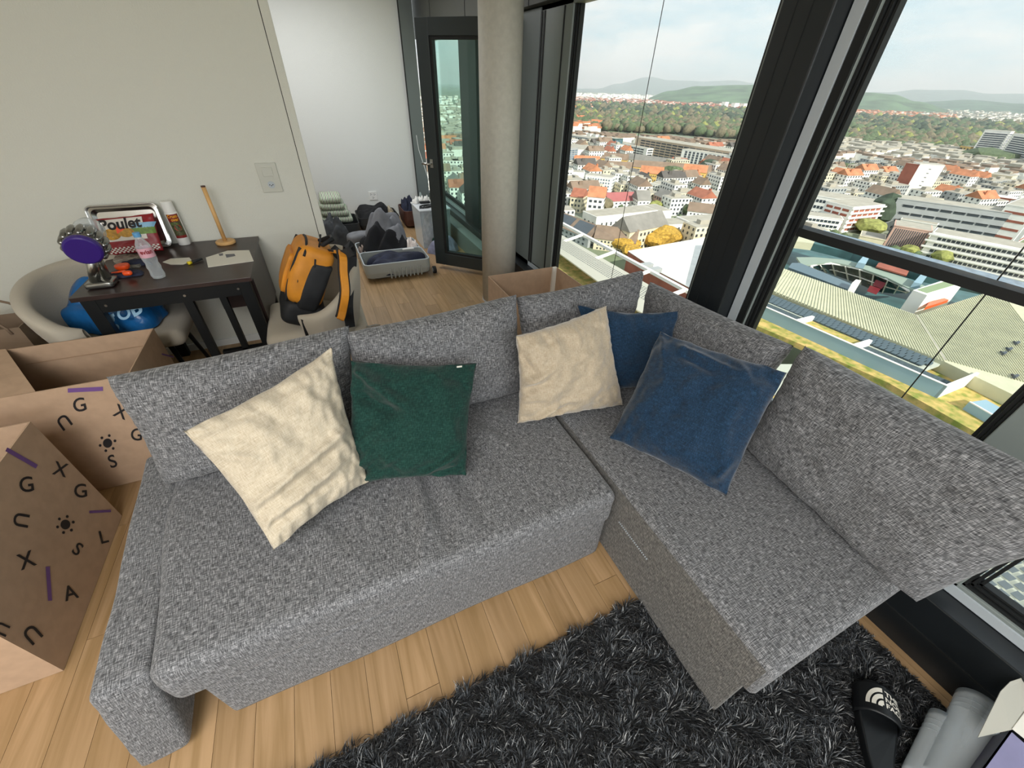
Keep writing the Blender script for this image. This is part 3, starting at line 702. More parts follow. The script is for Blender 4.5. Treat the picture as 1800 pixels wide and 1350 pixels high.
# ============================================================ TABLE
tb = thing('dining_table', 'small dark walnut table with black steel frame against the wall', 'table', (-.79, 2.76, 0))
MB().bx(-1.167, -.42, 2.385, 3.134, .728, .75).build('tabletop', M['table'], tb, bevel=.0015)
for (x_, y_) in ((-1.115, 2.42), (-.465, 2.42), (-1.115, 3.09), (-.465, 3.09)):
    MB().bx(x_ - .028, x_ + .028, y_ - .022, y_ + .022, .001, .724).build('leg', M['metalblk'], tb, bevel=.002)
rl = MB
for a in ((-1.093, -.487, 2.40, 2.44), (-1.093, -.487, 3.07, 3.11)): MB().bx(a[0], a[1], a[2], a[3], .655, .727).build('apron', M['metalblk'], tb)
for x_ in (-1.115, -.465): MB().bx(x_ - .018, x_ + .018, 2.443, 3.067, .66, .727).build('apron', M['metalblk'], tb)
MB().bx(-.485, -.445, 2.443, 3.067, .10, .135).build('stretcher', M['metalblk'], tb)
MB().bx(-.76, -.72, 2.405, 2.435, .001, .654).build('gate_leg', M['metalblk'], tb)
MB().bx(-.70, -.487, 2.405, 2.435, .10, .135).build('stretcher', M['metalblk'], tb)
MB().bx(-.70, -.487, 2.405, 2.435, .30, .335).build('stretcher', M['metalblk'], tb)
MB().bx(-.60, -.57, 2.405, 2.435, .135, .654).build('gate_leg', M['metalblk'], tb)
MB().bx(-.70, -.487, 2.80, 2.815, .42, .655).build('drop_leaf', M['table'], tb)
MB().bx(-.443, -.425, 2.46, 3.08, .38, .727).build('drop_leaf', M['table'], tb)
bl = MB()
for x_ in (-1.06, -.74, -.50): bl.cyl((x_, 2.398, .69), (x_, 2.402, .69), .006, n=10)
bl.build('bolt', M['steel'], tb)['kind'] = 'stuff'

# ============================================================ CHAIRS
def cr_interp(pts, t):
    n = len(pts) - 1; f = t * n; i = min(int(f), n - 1); u = f - i
    P = [Vector(pts[max(0, min(n, i + k))]) for k in (-1, 0, 1, 2)]
    return 0.5 * ((2 * P[1]) + (-P[0] + P[2]) * u + (2 * P[0] - 5 * P[1] + 4 * P[2] - P[3]) * u * u + (-P[0] + 3 * P[1] - 3 * P[2] + P[3]) * u ** 3)
def chair(label, shell, seatc, seath, legs=True, dirx=1, zseat=.47, cat='chair', lowz=.33):
    c = thing('upholstered_chair', label, cat, (seatc[0], seatc[1], 0), 'beige upholstered tub chairs at the table')
    # shell: points (x, y, ztop)
    ctr = Vector((seatc[0], seatc[1], 0)); T = .035
    def fn(u, v):
        P = cr_interp(shell, u); base = Vector((P.x, P.y, 0)); out = (base - ctr); out.normalize()
        # v runs round the section: inner bottom -> inner top -> rim -> outer top -> outer bottom
        z1 = P.z; z0 = lowz + .0
        endt = min(1, min(u, 1 - u) * 9) ** .5
        th = T * (.35 + .65 * endt)
        a = v * 2
        if a < .8: zz = z0 + (z1 - .03 - z0) * (a / .8); off = -th * (1 - .1 * a)
        elif a > 1.2: zz = z0 + (z1 - .03 - z0) * ((2 - a) / .8); off = th
        else:
            k = (a - .8) / .4 * PI; off = -math.cos(k) * th; zz = z1 - .03 + math.sin(k) * .03
        tuck = -.10 * (1 - (zz - z0) / max(.01, z1 - z0)) ** 1.6
        return base + out * (off + tuck) + Vector((0, 0, zz))
    sh = gridsurf('shell', fn, 44, 30, M['chair'], c, (1.6, 1.0))
    softbox('seat', (seatc[0] - seath[0], seatc[1] - seath[1], zseat - .10), (seatc[0] + seath[0], seatc[1] + seath[1], zseat), .045, M['chair'], c, n=(16, 16, 6),
            fn=lambda p, n: p + Vector((0, 0, .012 * (1 - ((p.x - seatc[0]) / seath[0]) ** 2) * (1 - ((p.y - seatc[1]) / seath[1]) ** 2) * (1 if p.z > zseat - .03 else 0))))
    for sx_ in (-1, 1):
        for sy_ in (-1, 1):
            MB().cyl((seatc[0] + sx_ * seath[0] * .75, seatc[1] + sy_ * seath[1] * .75, .001), (seatc[0] + sx_ * seath[0] * .55, seatc[1] + sy_ * seath[1] * .55, zseat - .09), .011, .014, n=12).build('leg', M['metalblk'], c, smooth=True)
    return c
chair('beige tub chair at the left end of the table with the blue bag on it',
      [(-1.185, 2.37, .60), (-1.26, 2.345, .65), (-1.355, 2.42, .73), (-1.40, 2.58, .775), (-1.385, 2.76, .785), (-1.28, 2.91, .785), (-1.12, 2.96, .77)], (-1.13, 2.72), (.27, .25))
chair('beige tub chair at the right end of the table with the yellow backpack on it',
      [(-.24, 2.16, .60), (-.12, 2.10, .63), (.01, 2.15, .71), (.085, 2.29, .79), (.09, 2.46, .81), (.02, 2.60, .81), (-.12, 2.68, .79)], (-.17, 2.45), (.27, .25))
MB().bar((.10, 2.20, .44), (.16, 2.28, .40), .03, .01).build('chair_bracket', M['steel'], [o for o in bpy.data.objects if o.name.startswith('upholstered_chair')][-1])

# ============================================================ BACKPACK
bp = thing('backpack', 'ochre yellow and black backpack leaning on the right tub chair', 'backpack', (-.22, 2.42, .48))
ax_b = Vector((-.245, 2.36, .49)); ax_t = Vector((-.045, 2.34, .90)); bu = (ax_t - ax_b).normalized()
bw = Vector((.05, -1, 0)).normalized(); bd = bu.cross(bw).normalized()   # bd: towards the front pocket side
if bd.x > 0: bd = -bd
Mb = Matrix((bw, bd, bu)).transposed().to_4x4(); Mb.translation = ax_b
Lb = (ax_t - ax_b).length
def bpfn(p, n):
    t = p.z / Lb; s = 1 - .32 * max(0, t - .45) ** 1.3 - .10 * (1 - t) ** 3
    return Vector((p.x * s, p.y * s + .02 * math.sin(t * PI) + (.02 if p.y > 0 else 0) * t, p.z)) + n * .006 * fbm(tuple(p * 6), 1, 2)
softbox('body', (-.155, -.085, .13), (.155, .10, Lb), .05, M['yellow'], bp, n=(16, 12, 30), M=Mb, fn=bpfn)
softbox('base', (-.150, -.10, .0), (.150, .115, .145), .045, M['packblk'], bp, n=(14, 12, 8), M=Mb, fn=lambda p, n: p + n * .006 * fbm(tuple(p * 7), 1, 2))
softbox('side_panel', (.10, -.075, .10), (.162, .03, Lb * .86), .03, M['packblk'], bp, n=(6, 8, 20), M=Mb, fn=lambda p, n: bpfn(p, n) + Vector((0, .045 * (p.z / Lb - .5) * -1, 0)))
softbox('front_pocket', (-.115, .075, .16), (.10, .118, Lb * .84), .03, M['yellow'], bp, n=(12, 6, 20), M=Mb, fn=lambda p, n: bpfn(p, n))
def BP(x, y, z): return Mb @ bpfn(Vector((x, y, z)), Vector((0, 0, 0)))
for nm, xs in (('zip', .128), ('zip', -.128)):
    MB().tube([BP(xs, .088, .14 + i * (Lb - .16) / 14) for i in range(15)], .008, 8).build(nm, M['packblk'], bp, smooth=True)
MB().tube([BP(.135, .045 + .0 * i, .14 + i * (Lb - .2) / 12) for i in range(13)], .007, 8).build('zip', M['packblk'], bp, smooth=True)
MB().tube([BP(.158 * math.cos(a), .06, Lb - .05 + .06 * math.sin(a)) for a in [PI * k / 10 for k in range(11)]], .006, 8).build('zip', M['packblk'], bp, smooth=True)
MB().tube([BP(.05, 0, Lb + .0), BP(.03, -.05, Lb + .05), BP(-.03, -.05, Lb + .05), BP(-.05, 0, Lb)], .012, 8).build('grab_handle', M['packblk'], bp, smooth=True)
def strapm(pts, w, t, name, m_, par):
    ps = [Vector(p) for p in pts]; 
    mb = MB()
    fine = [cr_interp(ps, k / 24) for k in range(25)]
    vs = []
    for k, p in enumerate(fine):
        d = (fine[min(k + 1, 24)] - fine[max(k - 1, 0)]).normalized(); sd2 = d.cross(Vector((.25, -1, .1))).normalized(); nn = sd2.cross(d)
        for a, b in ((-1, -1), (1, -1), (1, 1), (-1, 1)): vs.append(p + sd2 * (a * w / 2) + nn * (b * t / 2))
    fs = []
    for k in range(24):
        for j in range(4): fs.append((k * 4 + j, k * 4 + (j + 1) % 4, (k + 1) * 4 + (j + 1) % 4, (k + 1) * 4 + j))
    fs += [(3, 2, 1, 0), (96, 97, 98, 99)]
    mb.add(vs, fs); return mb.build(name, m_, par, smooth=False, bevel=.003)
st_pts = [BP(.06, -.06, Lb * .98), Yp(601, 447, 2.12), Yp(604, 480, 2.05), Yp(607, 515, 2.0), Yp(602, 548, 2.0), Yp(598, 562, 1.98)]
strapm([p + Vector((.0, .012, 0)) for p in st_pts], .052, .012, 'strap_padding', M['packblk'], bp)
strapm(st_pts, .036, .016, 'shoulder_strap', M['yellow'], bp)
strapm([BP(-.05, -.08, Lb * .97), BP(.0, -.17, Lb * .9), Yp(612, 430, 2.25), Yp(619, 455, 2.3), Yp(612, 530, 2.12), Yp(616, 575, 2.1)], .05, .012, 'shoulder_strap', M['packblk'], bp)
strapm([BP(.17, -.05, .03), BP(.2, -.04, -.01), Yp(545, 585, 2.15), Yp(538, 560, 2.13)], .05, .012, 'hip_belt', M['packblk'], bp)
MB().bar(Yp(596, 452, 2.14), Yp(618, 441, 2.10), .01, .045, up=(0, .2, 1)).build('sternum_strap', M['packblk'], bp)
for q in ((553, 465), (523, 492), (562, 422)):
    P = Pl(q[0], q[1], BP(.14, .0, .3), bw); MB().tube([P + bw * .01 + Vector((.01, 0, .03)), P + bw * .015, P + bw * .012 + Vector((-.012, 0, -.03))], .005, 6).build('zip_pull', M['packblk'], bp, smooth=True)

# ============================================================ THINGS ON THE TABLE
TZ = .7505
# cordless vacuum standing on its battery end
va = thing('handheld_vacuum', 'silver handheld vacuum cleaner with a purple filter cap on the table', 'vacuum cleaner', (-1.06, 2.50, TZ))
softbox('battery_base', (-1.125, 2.465, TZ), (-1.015, 2.565, TZ + .03), .010, M['silver'], va, n=(6, 6, 4))
C0 = Yp(146, 441, 2.42); C1 = Yp(158, 405, 2.62); axv = (C1 - C0).normalized()
MB().loft([(C0 - axv * .006, .058), (C0, .066), (C0 + axv * .02, .068)], 40, True, axv).build('filter_cap', M['purple'], va, smooth=False, bevel=.003)
MB().loft([(C0 + axv * .02, .066), (C0 + axv * .05, .072), (C0 + axv * .09, .06)], 36, True, axv).build('motor_housing', M['silver'], va, smooth=True)
MB().loft([(C0 + axv * .085, .055), (C0 + axv * .20, .058), (C0 + axv * .235, .05), (C0 + axv * .245, .02)], 36, True, axv).build('dust_bin', M['clear'], va, smooth=True)
MB().loft([(C0 + axv * .09, .036), (C0 + axv * .21, .03)], 24, True, axv).build('inner_shroud', M['silver'], va, smooth=True)
tt = Vector((0, 0, 1)); u1 = axv.cross(tt).normalized(); u2 = u1.cross(axv)
for k in range(14):
    a = 2 * PI * k / 14; c_ = C0 + axv * .055 + (u1 * math.cos(a) + u2 * math.sin(a)) * .070
    MB().loft([(c_ - axv * .03, .006), (c_ - axv * .02, .013), (c_ + axv * .02, .016), (c_ + axv * .045, .011), (c_ + axv * .05, .003)], 12, True, axv).build('cyclone', M['silver'], va, smooth=True)
for dx in (0, 1):
    bt = Vector((-1.085 + dx * .035, 2.50 + dx * .04, TZ + .03)); tp_ = C0 + axv * (.03 + dx * .08) - Vector((0, 0, .05))
    MB().cyl(bt, tp_, .021 - dx * .004, n=20).build('handle_tube', M['steel'], va, smooth=True)
# foil tray leaning on the wall
tr = thing('baking_tray', 'shiny rectangular metal tray leaning on the wall behind the food bag', 'tray', (-1.02, 3.09, TZ))
def rrect(w, h, r, n=6):
    pts = []
    for (cx, cz, a0) in ((w - r, h - r, 0), (-w + r, h - r, PI / 2), (-w + r, -h + r, PI), (w - r, -h + r, 1.5 * PI)):
        for k in range(n + 1): a = a0 + PI / 2 * k / n; pts.append((cx + r * math.cos(a), cz + r * math.sin(a)))
    return pts
Mt = Matrix.Translation((-1.04, 3.085, TZ + .125)) @ Matrix.Rotation(math.radians(-14), 4, 'X')
rings = [(.168, .122, .03, -.004), (.163, .117, .03, .004), (.148, .103, .028, .0), (.135, .088, .02, .026), (.0, .0, .0, .026)]
vs = []; fs = []; nn_ = 28
for (w, h, r, d) in rings[:-1]: vs += [Mt @ Vector((x, d, z)) for x, z in rrect(w, h, r)]
for k in range(len(rings) - 2):
    for i in range(nn_): j = (i + 1) % nn_; fs.append((k * nn_ + i, k * nn_ + j, (k + 1) * nn_ + j, (k + 1) * nn_ + i))
fs.append(tuple(range(3 * nn_, 4 * nn_)))
o = MB().add(vs, fs).build('pan', M['foil'], tr, smooth=False)
mm = o.modifiers.new('s', 'SOLIDIFY'); mm.thickness = .0012
MB().tube([Mt @ Vector((x, -.002, z)) for x, z in rrect(.166, .120, .03)] + [Mt @ Vector((.166, -.002, .09))], .004, 8).build('rolled_rim', M['foil'], tr, smooth=True)
# food bag
fb = thing('food_bag', 'red frozen chicken bag reading Poulet standing in front of the tray', 'food bag', (-1.03, 2.98, TZ))
bc = [Vector((-1.17, 2.95, TZ + .012)), Vector((-.90, 2.96, TZ + .012)), Vector((-.885, 3.03, TZ + .205)), Vector((-1.165, 3.02, TZ + .195))]
pillow('bag', bc, .05, M['red'], fb, n=26, p=3, q=1.8, pinch=.02, wr=.003, seed=2)
bn = (bc[1] - bc[0]).cross(bc[3] - bc[0]).normalized()
if bn.y > 0: bn = -bn
def bagmap(off):
    def f(a, b):
        u, v = (a + 1) / 2, (b + 1) / 2
        P = bc[0] * (1 - u) * (1 - v) + bc[1] * u * (1 - v) + bc[2] * u * v + bc[3] * (1 - u) * v
        t = .025 * (max(0, 1 - abs(a) ** 3) * max(0, 1 - abs(b) ** 3)) ** (1 / 1.8) + off
        return P + bn * (t + .004)
    return f
def gridshape(x0, x1, y0, y1, nx=10, ny=6, f=lambda x, y: True, sk=0):
    vs = [(x0 + (x1 - x0) * i / nx + sk * (j / ny - .5), y0 + (y1 - y0) * j / ny) for j in range(ny + 1) for i in range(nx + 1)]
    fs = [(j * (nx + 1) + i, j * (nx + 1) + i + 1, (j + 1) * (nx + 1) + i + 1, (j + 1) * (nx + 1) + i) for j in range(ny) for i in range(nx) if f((i + .5) / nx, (j + .5) / ny)]
    return vs, fs
M['gold'] = mat('print_gold', '#b98a2c', .5, var=.3, vs=60); M['lgreen'] = mat('print_green', '#5f7f2a', .5, var=.3, vs=50)
M['sky'] = mat('print_blue', '#7fb0cf', .4); M['pinkw'] = mat('print_white', '#d9d4cc', .4)
lay('print_backdrop', gridshape(-.85, .62, -.30, .86, 12, 8), bagmap(.0005), M['pinkw'], fb)
lay('print_title_panel', gridshape(-.75, .3, .42, .84, 10, 4), bagmap(.0012), M['pinkw'], fb)
def scaled(sh, sx_, sy_, ox, oy, rot=0):
    c, s = math.cos(rot), math.sin(rot); return [((v[0] * c - v[1] * s) * sx_ + ox, (v[0] * s + v[1] * c) * sy_ + oy) for v in sh[0]], sh[1]
lay('print_title', scaled(glyph('Poulet', .03), .52, .78, -.12, .56), bagmap(.0045), M['ink'], fb)
lay('print_cutlet', scaled(disc2(1, 24), .30, .30, -.48, .08), bagmap(.0018), M['gold'], fb)
lay('print_cutlet', scaled(disc2(1, 24), .26, .24, .0, .10), bagmap(.0020), M['gold'], fb)
lay('print_cutlet', scaled(disc2(1, 3), .2, .25, -.2, .30), bagmap(.0024), M['orange'], fb)
lay('print_salad', gridshape(.12, .95, -.05, .30, 8, 4), bagmap(.0014), M['lgreen'], fb)
lay('print_wave', gridshape(.25, .98, .28, .55, 8, 4, sk=.1), bagmap(.0014), M['sky'], fb)
chk = gridshape(-.92, .92, -.92, -.62, 26, 4, lambda a, b: (int(a * 26) + int(b * 4)) % 2 == 0)
lay('print_check', chk, bagmap(.0012), M['pinkw'], fb)
# bottle
bo = thing('water_bottle', 'clear plastic water bottle with blue cap and pink label on the table', 'bottle', (-.845, 2.535, TZ))
bxc = Vector((-.845, 2.535, TZ))
prof = [(0, .020), (.004, .028), (.02, .031), (.045, .028), (.06, .031), (.08, .027), (.095, .031), (.11, .0315), (.16, .031), (.175, .027), (.195, .017), (.205, .013), (.212, .0125)]
MB().loft([(bxc + Vector((0, 0, z)), r) for z, r in prof], 28, True).build('bottle_body', M['clear'], bo, smooth=True)
MB().loft([(bxc + Vector((0, 0, z)), r) for z, r in ((.208, .0155), (.226, .0155), (.229, .013))], 24, True).build('cap', mat('cap_blue', '#5f9cc9', .4), bo, bevel=.001)
def cylmap(c, r, a0): return lambda x, y: Vector((c.x + r * math.sin(a0 + x / r), c.y - r * math.cos(a0 + x / r), c.z + y))
fa = math.atan2(CAMP.x - bxc.x, bxc.y - CAMP.y)
m_pink = mat('pink_label', '#dba7b4', .4)
MB().loft([(bxc + Vector((0, 0, .112)), .0322), (bxc + Vector((0, 0, .158)), .0322)], 32, False).build('label', m_pink, bo, smooth=True)
lay('label_print', scaled(glyph('evian', .03), .026, .028, 0, .140), cylmap(bxc, .0328, fa), M['red'], bo)
# spray can
sc = thing('spray_can', 'white spray can with a red and yellow fruit label beside the tray', 'spray can', (-.82, 3.10, TZ))
cc = Vector((-.822, 3.10, TZ))
MB().loft([(cc + Vector((0, 0, z)), r) for z, r in ((0, .030), (.003, .0325), (.185, .0325), (.192, .029))], 32, True).build('can', M['white'], sc, smooth=True, bevel=0)
MB().loft([(cc + Vector((0, 0, z)), r) for z, r in ((.192, .030), (.245, .029), (.25, .026))], 32, True).build('cap', M['white'], sc, bevel=.001)
fa2 = math.atan2(CAMP.x - cc.x, cc.y - CAMP.y)
cm = cylmap(cc, .0331, fa2); cm2 = cylmap(cc, .0336, fa2)
def rect2(x0, x1, y0, y1, n=8): return gridshape(x0, x1, y0, y1, n, 1)
M['labr'] = mat('label_red', '#7d1d1b', .4); M['laby'] = mat('label_yellow', '#e0a21e', .4)
lay('label', rect2(-.032, .032, .045, .182), cm, mat('label_dark', '#4c4f33', .4, var=.5, vs=90), sc)
lay('label_panel', rect2(-.030, .030, .140, .182), cm2, M['labr'], sc)
lay('label_panel', rect2(-.030, .030, .045, .060), cm2, M['labr'], sc)
lay('label_fruit', scaled(disc2(1, 16), .018, .018, .002, .105), cm2, mat('fruit_red', '#a3382a', .4), sc)
lay('label_leaf', scaled(disc2(1, 12), .016, .008, -.008, .128), cm2, M['lgreen'], sc)
cm3 = cylmap(cc, .0340, fa2)
lay('label_print', scaled(glyph('Crust-', .03), .021, .024, 0, .170), cm3, M['laby'], sc)
lay('label_print', scaled(glyph('over', .03), .021, .024, .004, .151), cm3, M['laby'], sc)
# towel holder
th = thing('paper_towel_holder', 'empty beech wood paper towel holder standing at the back of the table', 'towel holder', (-.595, 3.035, TZ))
hc = Vector((-.595, 3.035, TZ))
MB().loft([(hc, .052), (hc + Vector((0, 0, .004)), .0545), (hc + Vector((0, 0, .014)), .0545), (hc + Vector((0, 0, .019)), .050)], 40, True).build('base', M['beech'], th, smooth=False, bevel=.001)
MB().cyl(hc + Vector((0, 0, .019)), hc + Vector((0, 0, .325)), .0115, n=20).build('rod', M['beech'], th, smooth=True)
MB().cyl(hc + Vector((0, 0, .325)), hc + Vector((0, 0, .332)), .0118, n=20).build('rod_tip', M['brown'], th)
def flatsheet(name, label, cat, px, z, mat_, t=.002, curl=.0):
    pts = [Zp(a, b, z) for a, b in px]; c = sum(pts, Vector()) / len(pts); c.z = z - .0005
    o = MB().prism([(p.x, p.y) for p in pts], z - .0005, z + t - .0005).build(name, mat_, None, base=tuple(c)); return prop(o, label, cat)
fs_ = flatsheet('instruction_leaflet', 'white leaflet lying flat at the right end of the table', 'leaflet', ((362, 453), (366, 470), (446, 459), (438, 440), (400, 441)), TZ + .0005, M['whitep'])
lay('printed_drawing', ([(396, 447), (412, 446), (414, 450), (398, 453)], [(0, 1, 2, 3)]), lambda x, y: Zp(x, y, TZ + .0026), M['gcloth'], fs_)
lay('printed_drawing', ([(384, 446), (392, 445), (392, 449), (386, 450)], [(0, 1, 2, 3)]), lambda x, y: Zp(x, y, TZ + .0026), M['gcloth'], fs_)
flatsheet('folded_note', 'narrow white folded paper between the bottle and the yellow pen', 'paper', ((286, 461), (300, 455), (333, 453), (338, 459), (322, 465), (300, 465)), TZ + .0005, M['whitep'])
flatsheet('clear_packet', 'crumpled transparent packet lying in front of the red food bag', 'packet', ((200, 462), (206, 450), (250, 450), (256, 460), (246, 470), (212, 472)), TZ + .0005, mat('packet_film', '#8c8a80', .15, var=.5, vs=40, bump=1, bs=40), t=.012)
pn = thing('marker_pen', 'black and yellow craft pen lying on the table near the leaflet', 'pen', tuple(Zp(345, 459, TZ)))
a_, b_ = Zp(330, 463, TZ + .009), Zp(355, 455, TZ + .009)
MB().cyl(a_ + (b_ - a_) * .25, b_, .0085, .006, n=14).build('barrel', M['packblk'], pn, smooth=True)
MB().cyl(a_, a_ + (b_ - a_) * .25, .0088, n=14).build('cap', mat('pen_yellow', '#d9c21a', .4), pn, smooth=True)
ot = thing('measuring_scoop', 'bright orange plastic scoop lying on a dark cloth beside the vacuum cleaner', 'scoop', tuple(Zp(218, 475, TZ)))
q = Zp(216, 470, TZ + .03)
softbox('bowl', q + Vector((-.030, -.028, -.014)), q + Vector((.030, .028, .016)), .022, M['orange'], ot, n=(10, 10, 6))
softbox('bowl', Zp(224, 480, TZ + .03) + Vector((-.020, -.014, -.012)), Zp(224, 480, TZ + .03) + Vector((.020, .014, .012)), .012, M['orange'], ot, n=(8, 8, 5))
MB().tube([Zp(197, 480, TZ + .018), Zp(220, 476, TZ + .03)], .005, 8).build('handle', M['orange'], ot, smooth=True)
def mound(name, label, cat, c, d, h, mat_, seed=0, folds=5, amp=.25, n=26, rot=0, group=None, z0=0, flat=.5):
    c = Vector(c)
    def fn(u, v):
        a, b = 2 * u - 1, 2 * v - 1
        # square to disc
        x = a * math.sqrt(max(0, 1 - b * b / 2)); y = b * math.sqrt(max(0, 1 - a * a / 2)); r = min(1, math.hypot(x, y))
        hh = (1 - r ** (2 + 4 * flat)) ** .6
        f = noise.noise(Vector((x * 1.4 + seed, y * 1.4 - seed, seed))) * .8 + .25 * noise.noise(Vector((x * 3.4 + seed, y * 3.4, seed))); g = math.sin((x * math.cos(seed) + y * math.sin(seed)) * folds + 4 * noise.noise(Vector((x * 1.5, y * 1.5, seed)))) * .5 + .5
        w = 1 + .16 * math.sin(math.atan2(y, x) * 3 + seed) + .07 * math.sin(math.atan2(y, x) * 7 + seed * 2)
        X, Y = x * d[0] / 2 * w, y * d[1] / 2 * w
        cr_, sr = math.cos(rot), math.sin(rot)
        return c + Vector((X * cr_ - Y * sr, X * sr + Y * cr_, z0 + .001 + h * hh * (1 + amp * (f * 1.6 + (g ** .6 - .6)))))
    o = gridsurf(name, fn, n, n, mat_, None, (d[0], d[1]), base=(c.x, c.y, c.z + z0)); return prop(o, label, cat, group)
mound('dark_cloth', 'small dark blue glove lying under the orange scoop on the table', 'glove', tuple(Zp(220, 483, TZ)), (.16, .11), .018, M['bcloth'], 3)
mound('dark_cloth', 'crumpled black and blue wrapper behind the orange scoop', 'wrapper', tuple(Zp(240, 466, TZ)), (.14, .06), .03, M['bcloth'], 9)
# blue bag on the left chair, paper bag beyond it
bb = mound('plastic_bag', 'shiny blue plastic shopping bag with white lettering on the left tub chair', 'plastic bag', (-1.16, 2.72, .485), (.44, .42), .19, M['blue'], 4, 7, .3, n=40, flat=.2)
def onbag(x, y):
    P = Zp(x, y, .63); return P + Vector((0, 0, .012))
wl = mat('bag_print', '#9cc3dc', .3)
for t_, px, py, sz, an in (('B', 238, 543, 36, -.5), ('O', 218, 552, 30, -.4), ('g', 193, 562, 44, -.4)):
    vs_, fs2 = glyph(t_, .03)
    def mpb(a, b, px=px, py=py, sz=sz, an=an): return Yp(px + sz * (a * math.cos(an) + b * math.sin(an)), py - sz * (b * math.cos(an) - a * math.sin(an)), 2.47)
    lay('bag_lettering', (vs_, fs2), mpb, wl, bb)
pb = thing('paper_bag', 'brown paper carrier bag with twisted handles at the left edge behind the boxes', 'paper bag', (-1.75, 2.75, 0))
t_ = .004
for a in ((-2.0, -1.52, 2.60, 2.604), (-2.0, -1.52, 2.80, 2.804), (-2.0, -1.996, 2.604, 2.80), (-1.524, -1.52, 2.604, 2.80), (-1.996, -1.524, 2.604, 2.80)):
    MB().bx(a[0], a[1], a[2], a[3], .001, .005 if a[0] == -1.996 and a[3] == 2.80 and a[1] < -1.52 and a[2] > 2.603 and a[1] > -1.6 else .56).build('bag_panel', M['paperbag'], pb)
for y_ in (2.597, 2.797):
    MB().tube([(-1.66 - .10 * math.cos(k * PI / 10), y_, .53 + .11 * math.sin(k * PI / 10)) for k in range(11)], .006, 6).build('handle', M['paperbag'], pb, smooth=True)
# ============================================================ FAR ROOM: luggage
def opencase(label, x0, x1, y0, y1, h, m_, lining, ribs=True, wheels=(), name='open_suitcase', cat='suitcase', group='open suitcases on the far floor', t=.012, r=.05):
    c = thing(name, label, cat, ((x0 + x1) / 2, (y0 + y1) / 2, 0), group)
    def rr(x0, x1, y0, y1, r, n=5):
        pts = []
        for cx, cy, a0 in ((x1 - r, y1 - r, 0), (x0 + r, y1 - r, PI / 2), (x0 + r, y0 + r, PI), (x1 - r, y0 + r, 1.5 * PI)):
            for k in range(n + 1): a = a0 + PI / 2 * k / n; pts.append((cx + r * math.cos(a), cy + r * math.sin(a)))
        return pts
    lv = [(rr(x0 + .05, x1 - .05, y0 + .05, y1 - .05, r * .6), .012), (rr(x0 + .012, x1 - .012, y0 + .012, y1 - .012, r), .035), (rr(x0, x1, y0, y1, r), h * .5), (rr(x0, x1, y0, y1, r), h),
          (rr(x0 + t, x1 - t, y0 + t, y1 - t, r - t / 2), h), (rr(x0 + t, x1 - t, y0 + t, y1 - t, r - t / 2), .05)]
    vs = []; fs = []; n = len(lv[0][0])
    for p, z in lv: vs += [(a, b, z) for a, b in p]
    for k in range(len(lv) - 1):
        for i in range(n): j = (i + 1) % n; fs.append((k * n + i, k * n + j, (k + 1) * n + j, (k + 1) * n + i))
    fs.append(tuple(range(n - 1, -1, -1))); fs.append(tuple((len(lv) - 1) * n + i for i in range(n)))
    MB().add(vs, fs).build('shell', m_, c)
    if ribs:
        k0 = int((x1 - x0 - .30) / .038)
        for k in range(k0):
            xx = x0 + .24 + k * .038
            MB().box((xx, y0 - .004, h * .40), (.014, .014, h * .55)).build('rib', m_, c, bevel=.004)
    MB().tube([(a, b, h) for a, b in rr(x0 + t / 2, x1 - t / 2, y0 + t / 2, y1 - t / 2, r - t / 4)] + [(x1 - t / 2, y1 - r, h)], .007, 6).build('rim', lining, c, smooth=True)
    for wx, wy in wheels:
        w = MB().cyl((wx - .016, wy, .038), (wx + .016, wy, .038), .036, n=20).build('wheel', M['packblk'], c, bevel=.003)
        MB().cyl((wx - .018, wy, .038), (wx + .018, wy, .038), .022, n=16).build('hub', M['strip'], w)
    return c
opencase('open light grey hard shell suitcase nearest the camera, filled with navy clothes', .255, .905, 3.93, 4.33, .17, M['case'], M['strip'], wheels=((.945, 3.97),))
opencase('lid half of the light grey suitcase lying open behind the filled half', .255, .905, 4.345, 4.74, .15, M['case'], M['strip'], name='suitcase_lid', ribs=False)
mound('folded_clothes', 'navy trousers and shirts folded inside the front half of the grey suitcase', 'clothes', (.58, 4.13, .05), (.58, .34), .13, M['bcloth'], 1.2, 6, .2, group='clothes in the luggage', flat=.9, n=34)
mound('clothes_pile', 'black sweater heaped in the rear half of the grey suitcase', 'clothes', (.52, 4.53, .05), (.52, .38), .26, M['kcloth'], 2.4, 9, .5, group='clothes in the luggage', n=34)
mound('clothes_pile', 'grey jersey lying on top of the black sweater heap', 'clothes', (.62, 4.62, .20), (.42, .30), .20, M['gcloth'], 5.1, 9, .6, group='clothes in the luggage', n=30)
mound('socks_pile', 'pale pink and white socks at the right edge of the grey suitcase', 'socks', (.83, 4.46, .05), (.13, .2), .14, mat('pale_cloth', '#d9cfc9', .9, var=.2, vs=20), 4.1, 5, .4, group='clothes in the luggage')
mound('socks_pile', 'patterned beige and violet laundry at the left edge of the grey suitcase', 'laundry', (.33, 4.50, .05), (.14, .28), .14, mat('pattern_cloth', '#8f8079', .9, var=.5, vs=50), 6.1, 5, .4, group='clothes in the luggage')
MB().bx(.70, .82, 4.29, 4.315, .165, .175).build('toothbrush_case', M['white'], None, base=(.76, 4.3, .165)); prop([o for o in bpy.data.objects if o.name.startswith('toothbrush_case')][-1], 'white slim case lying across the joint of the grey suitcase', 'case')
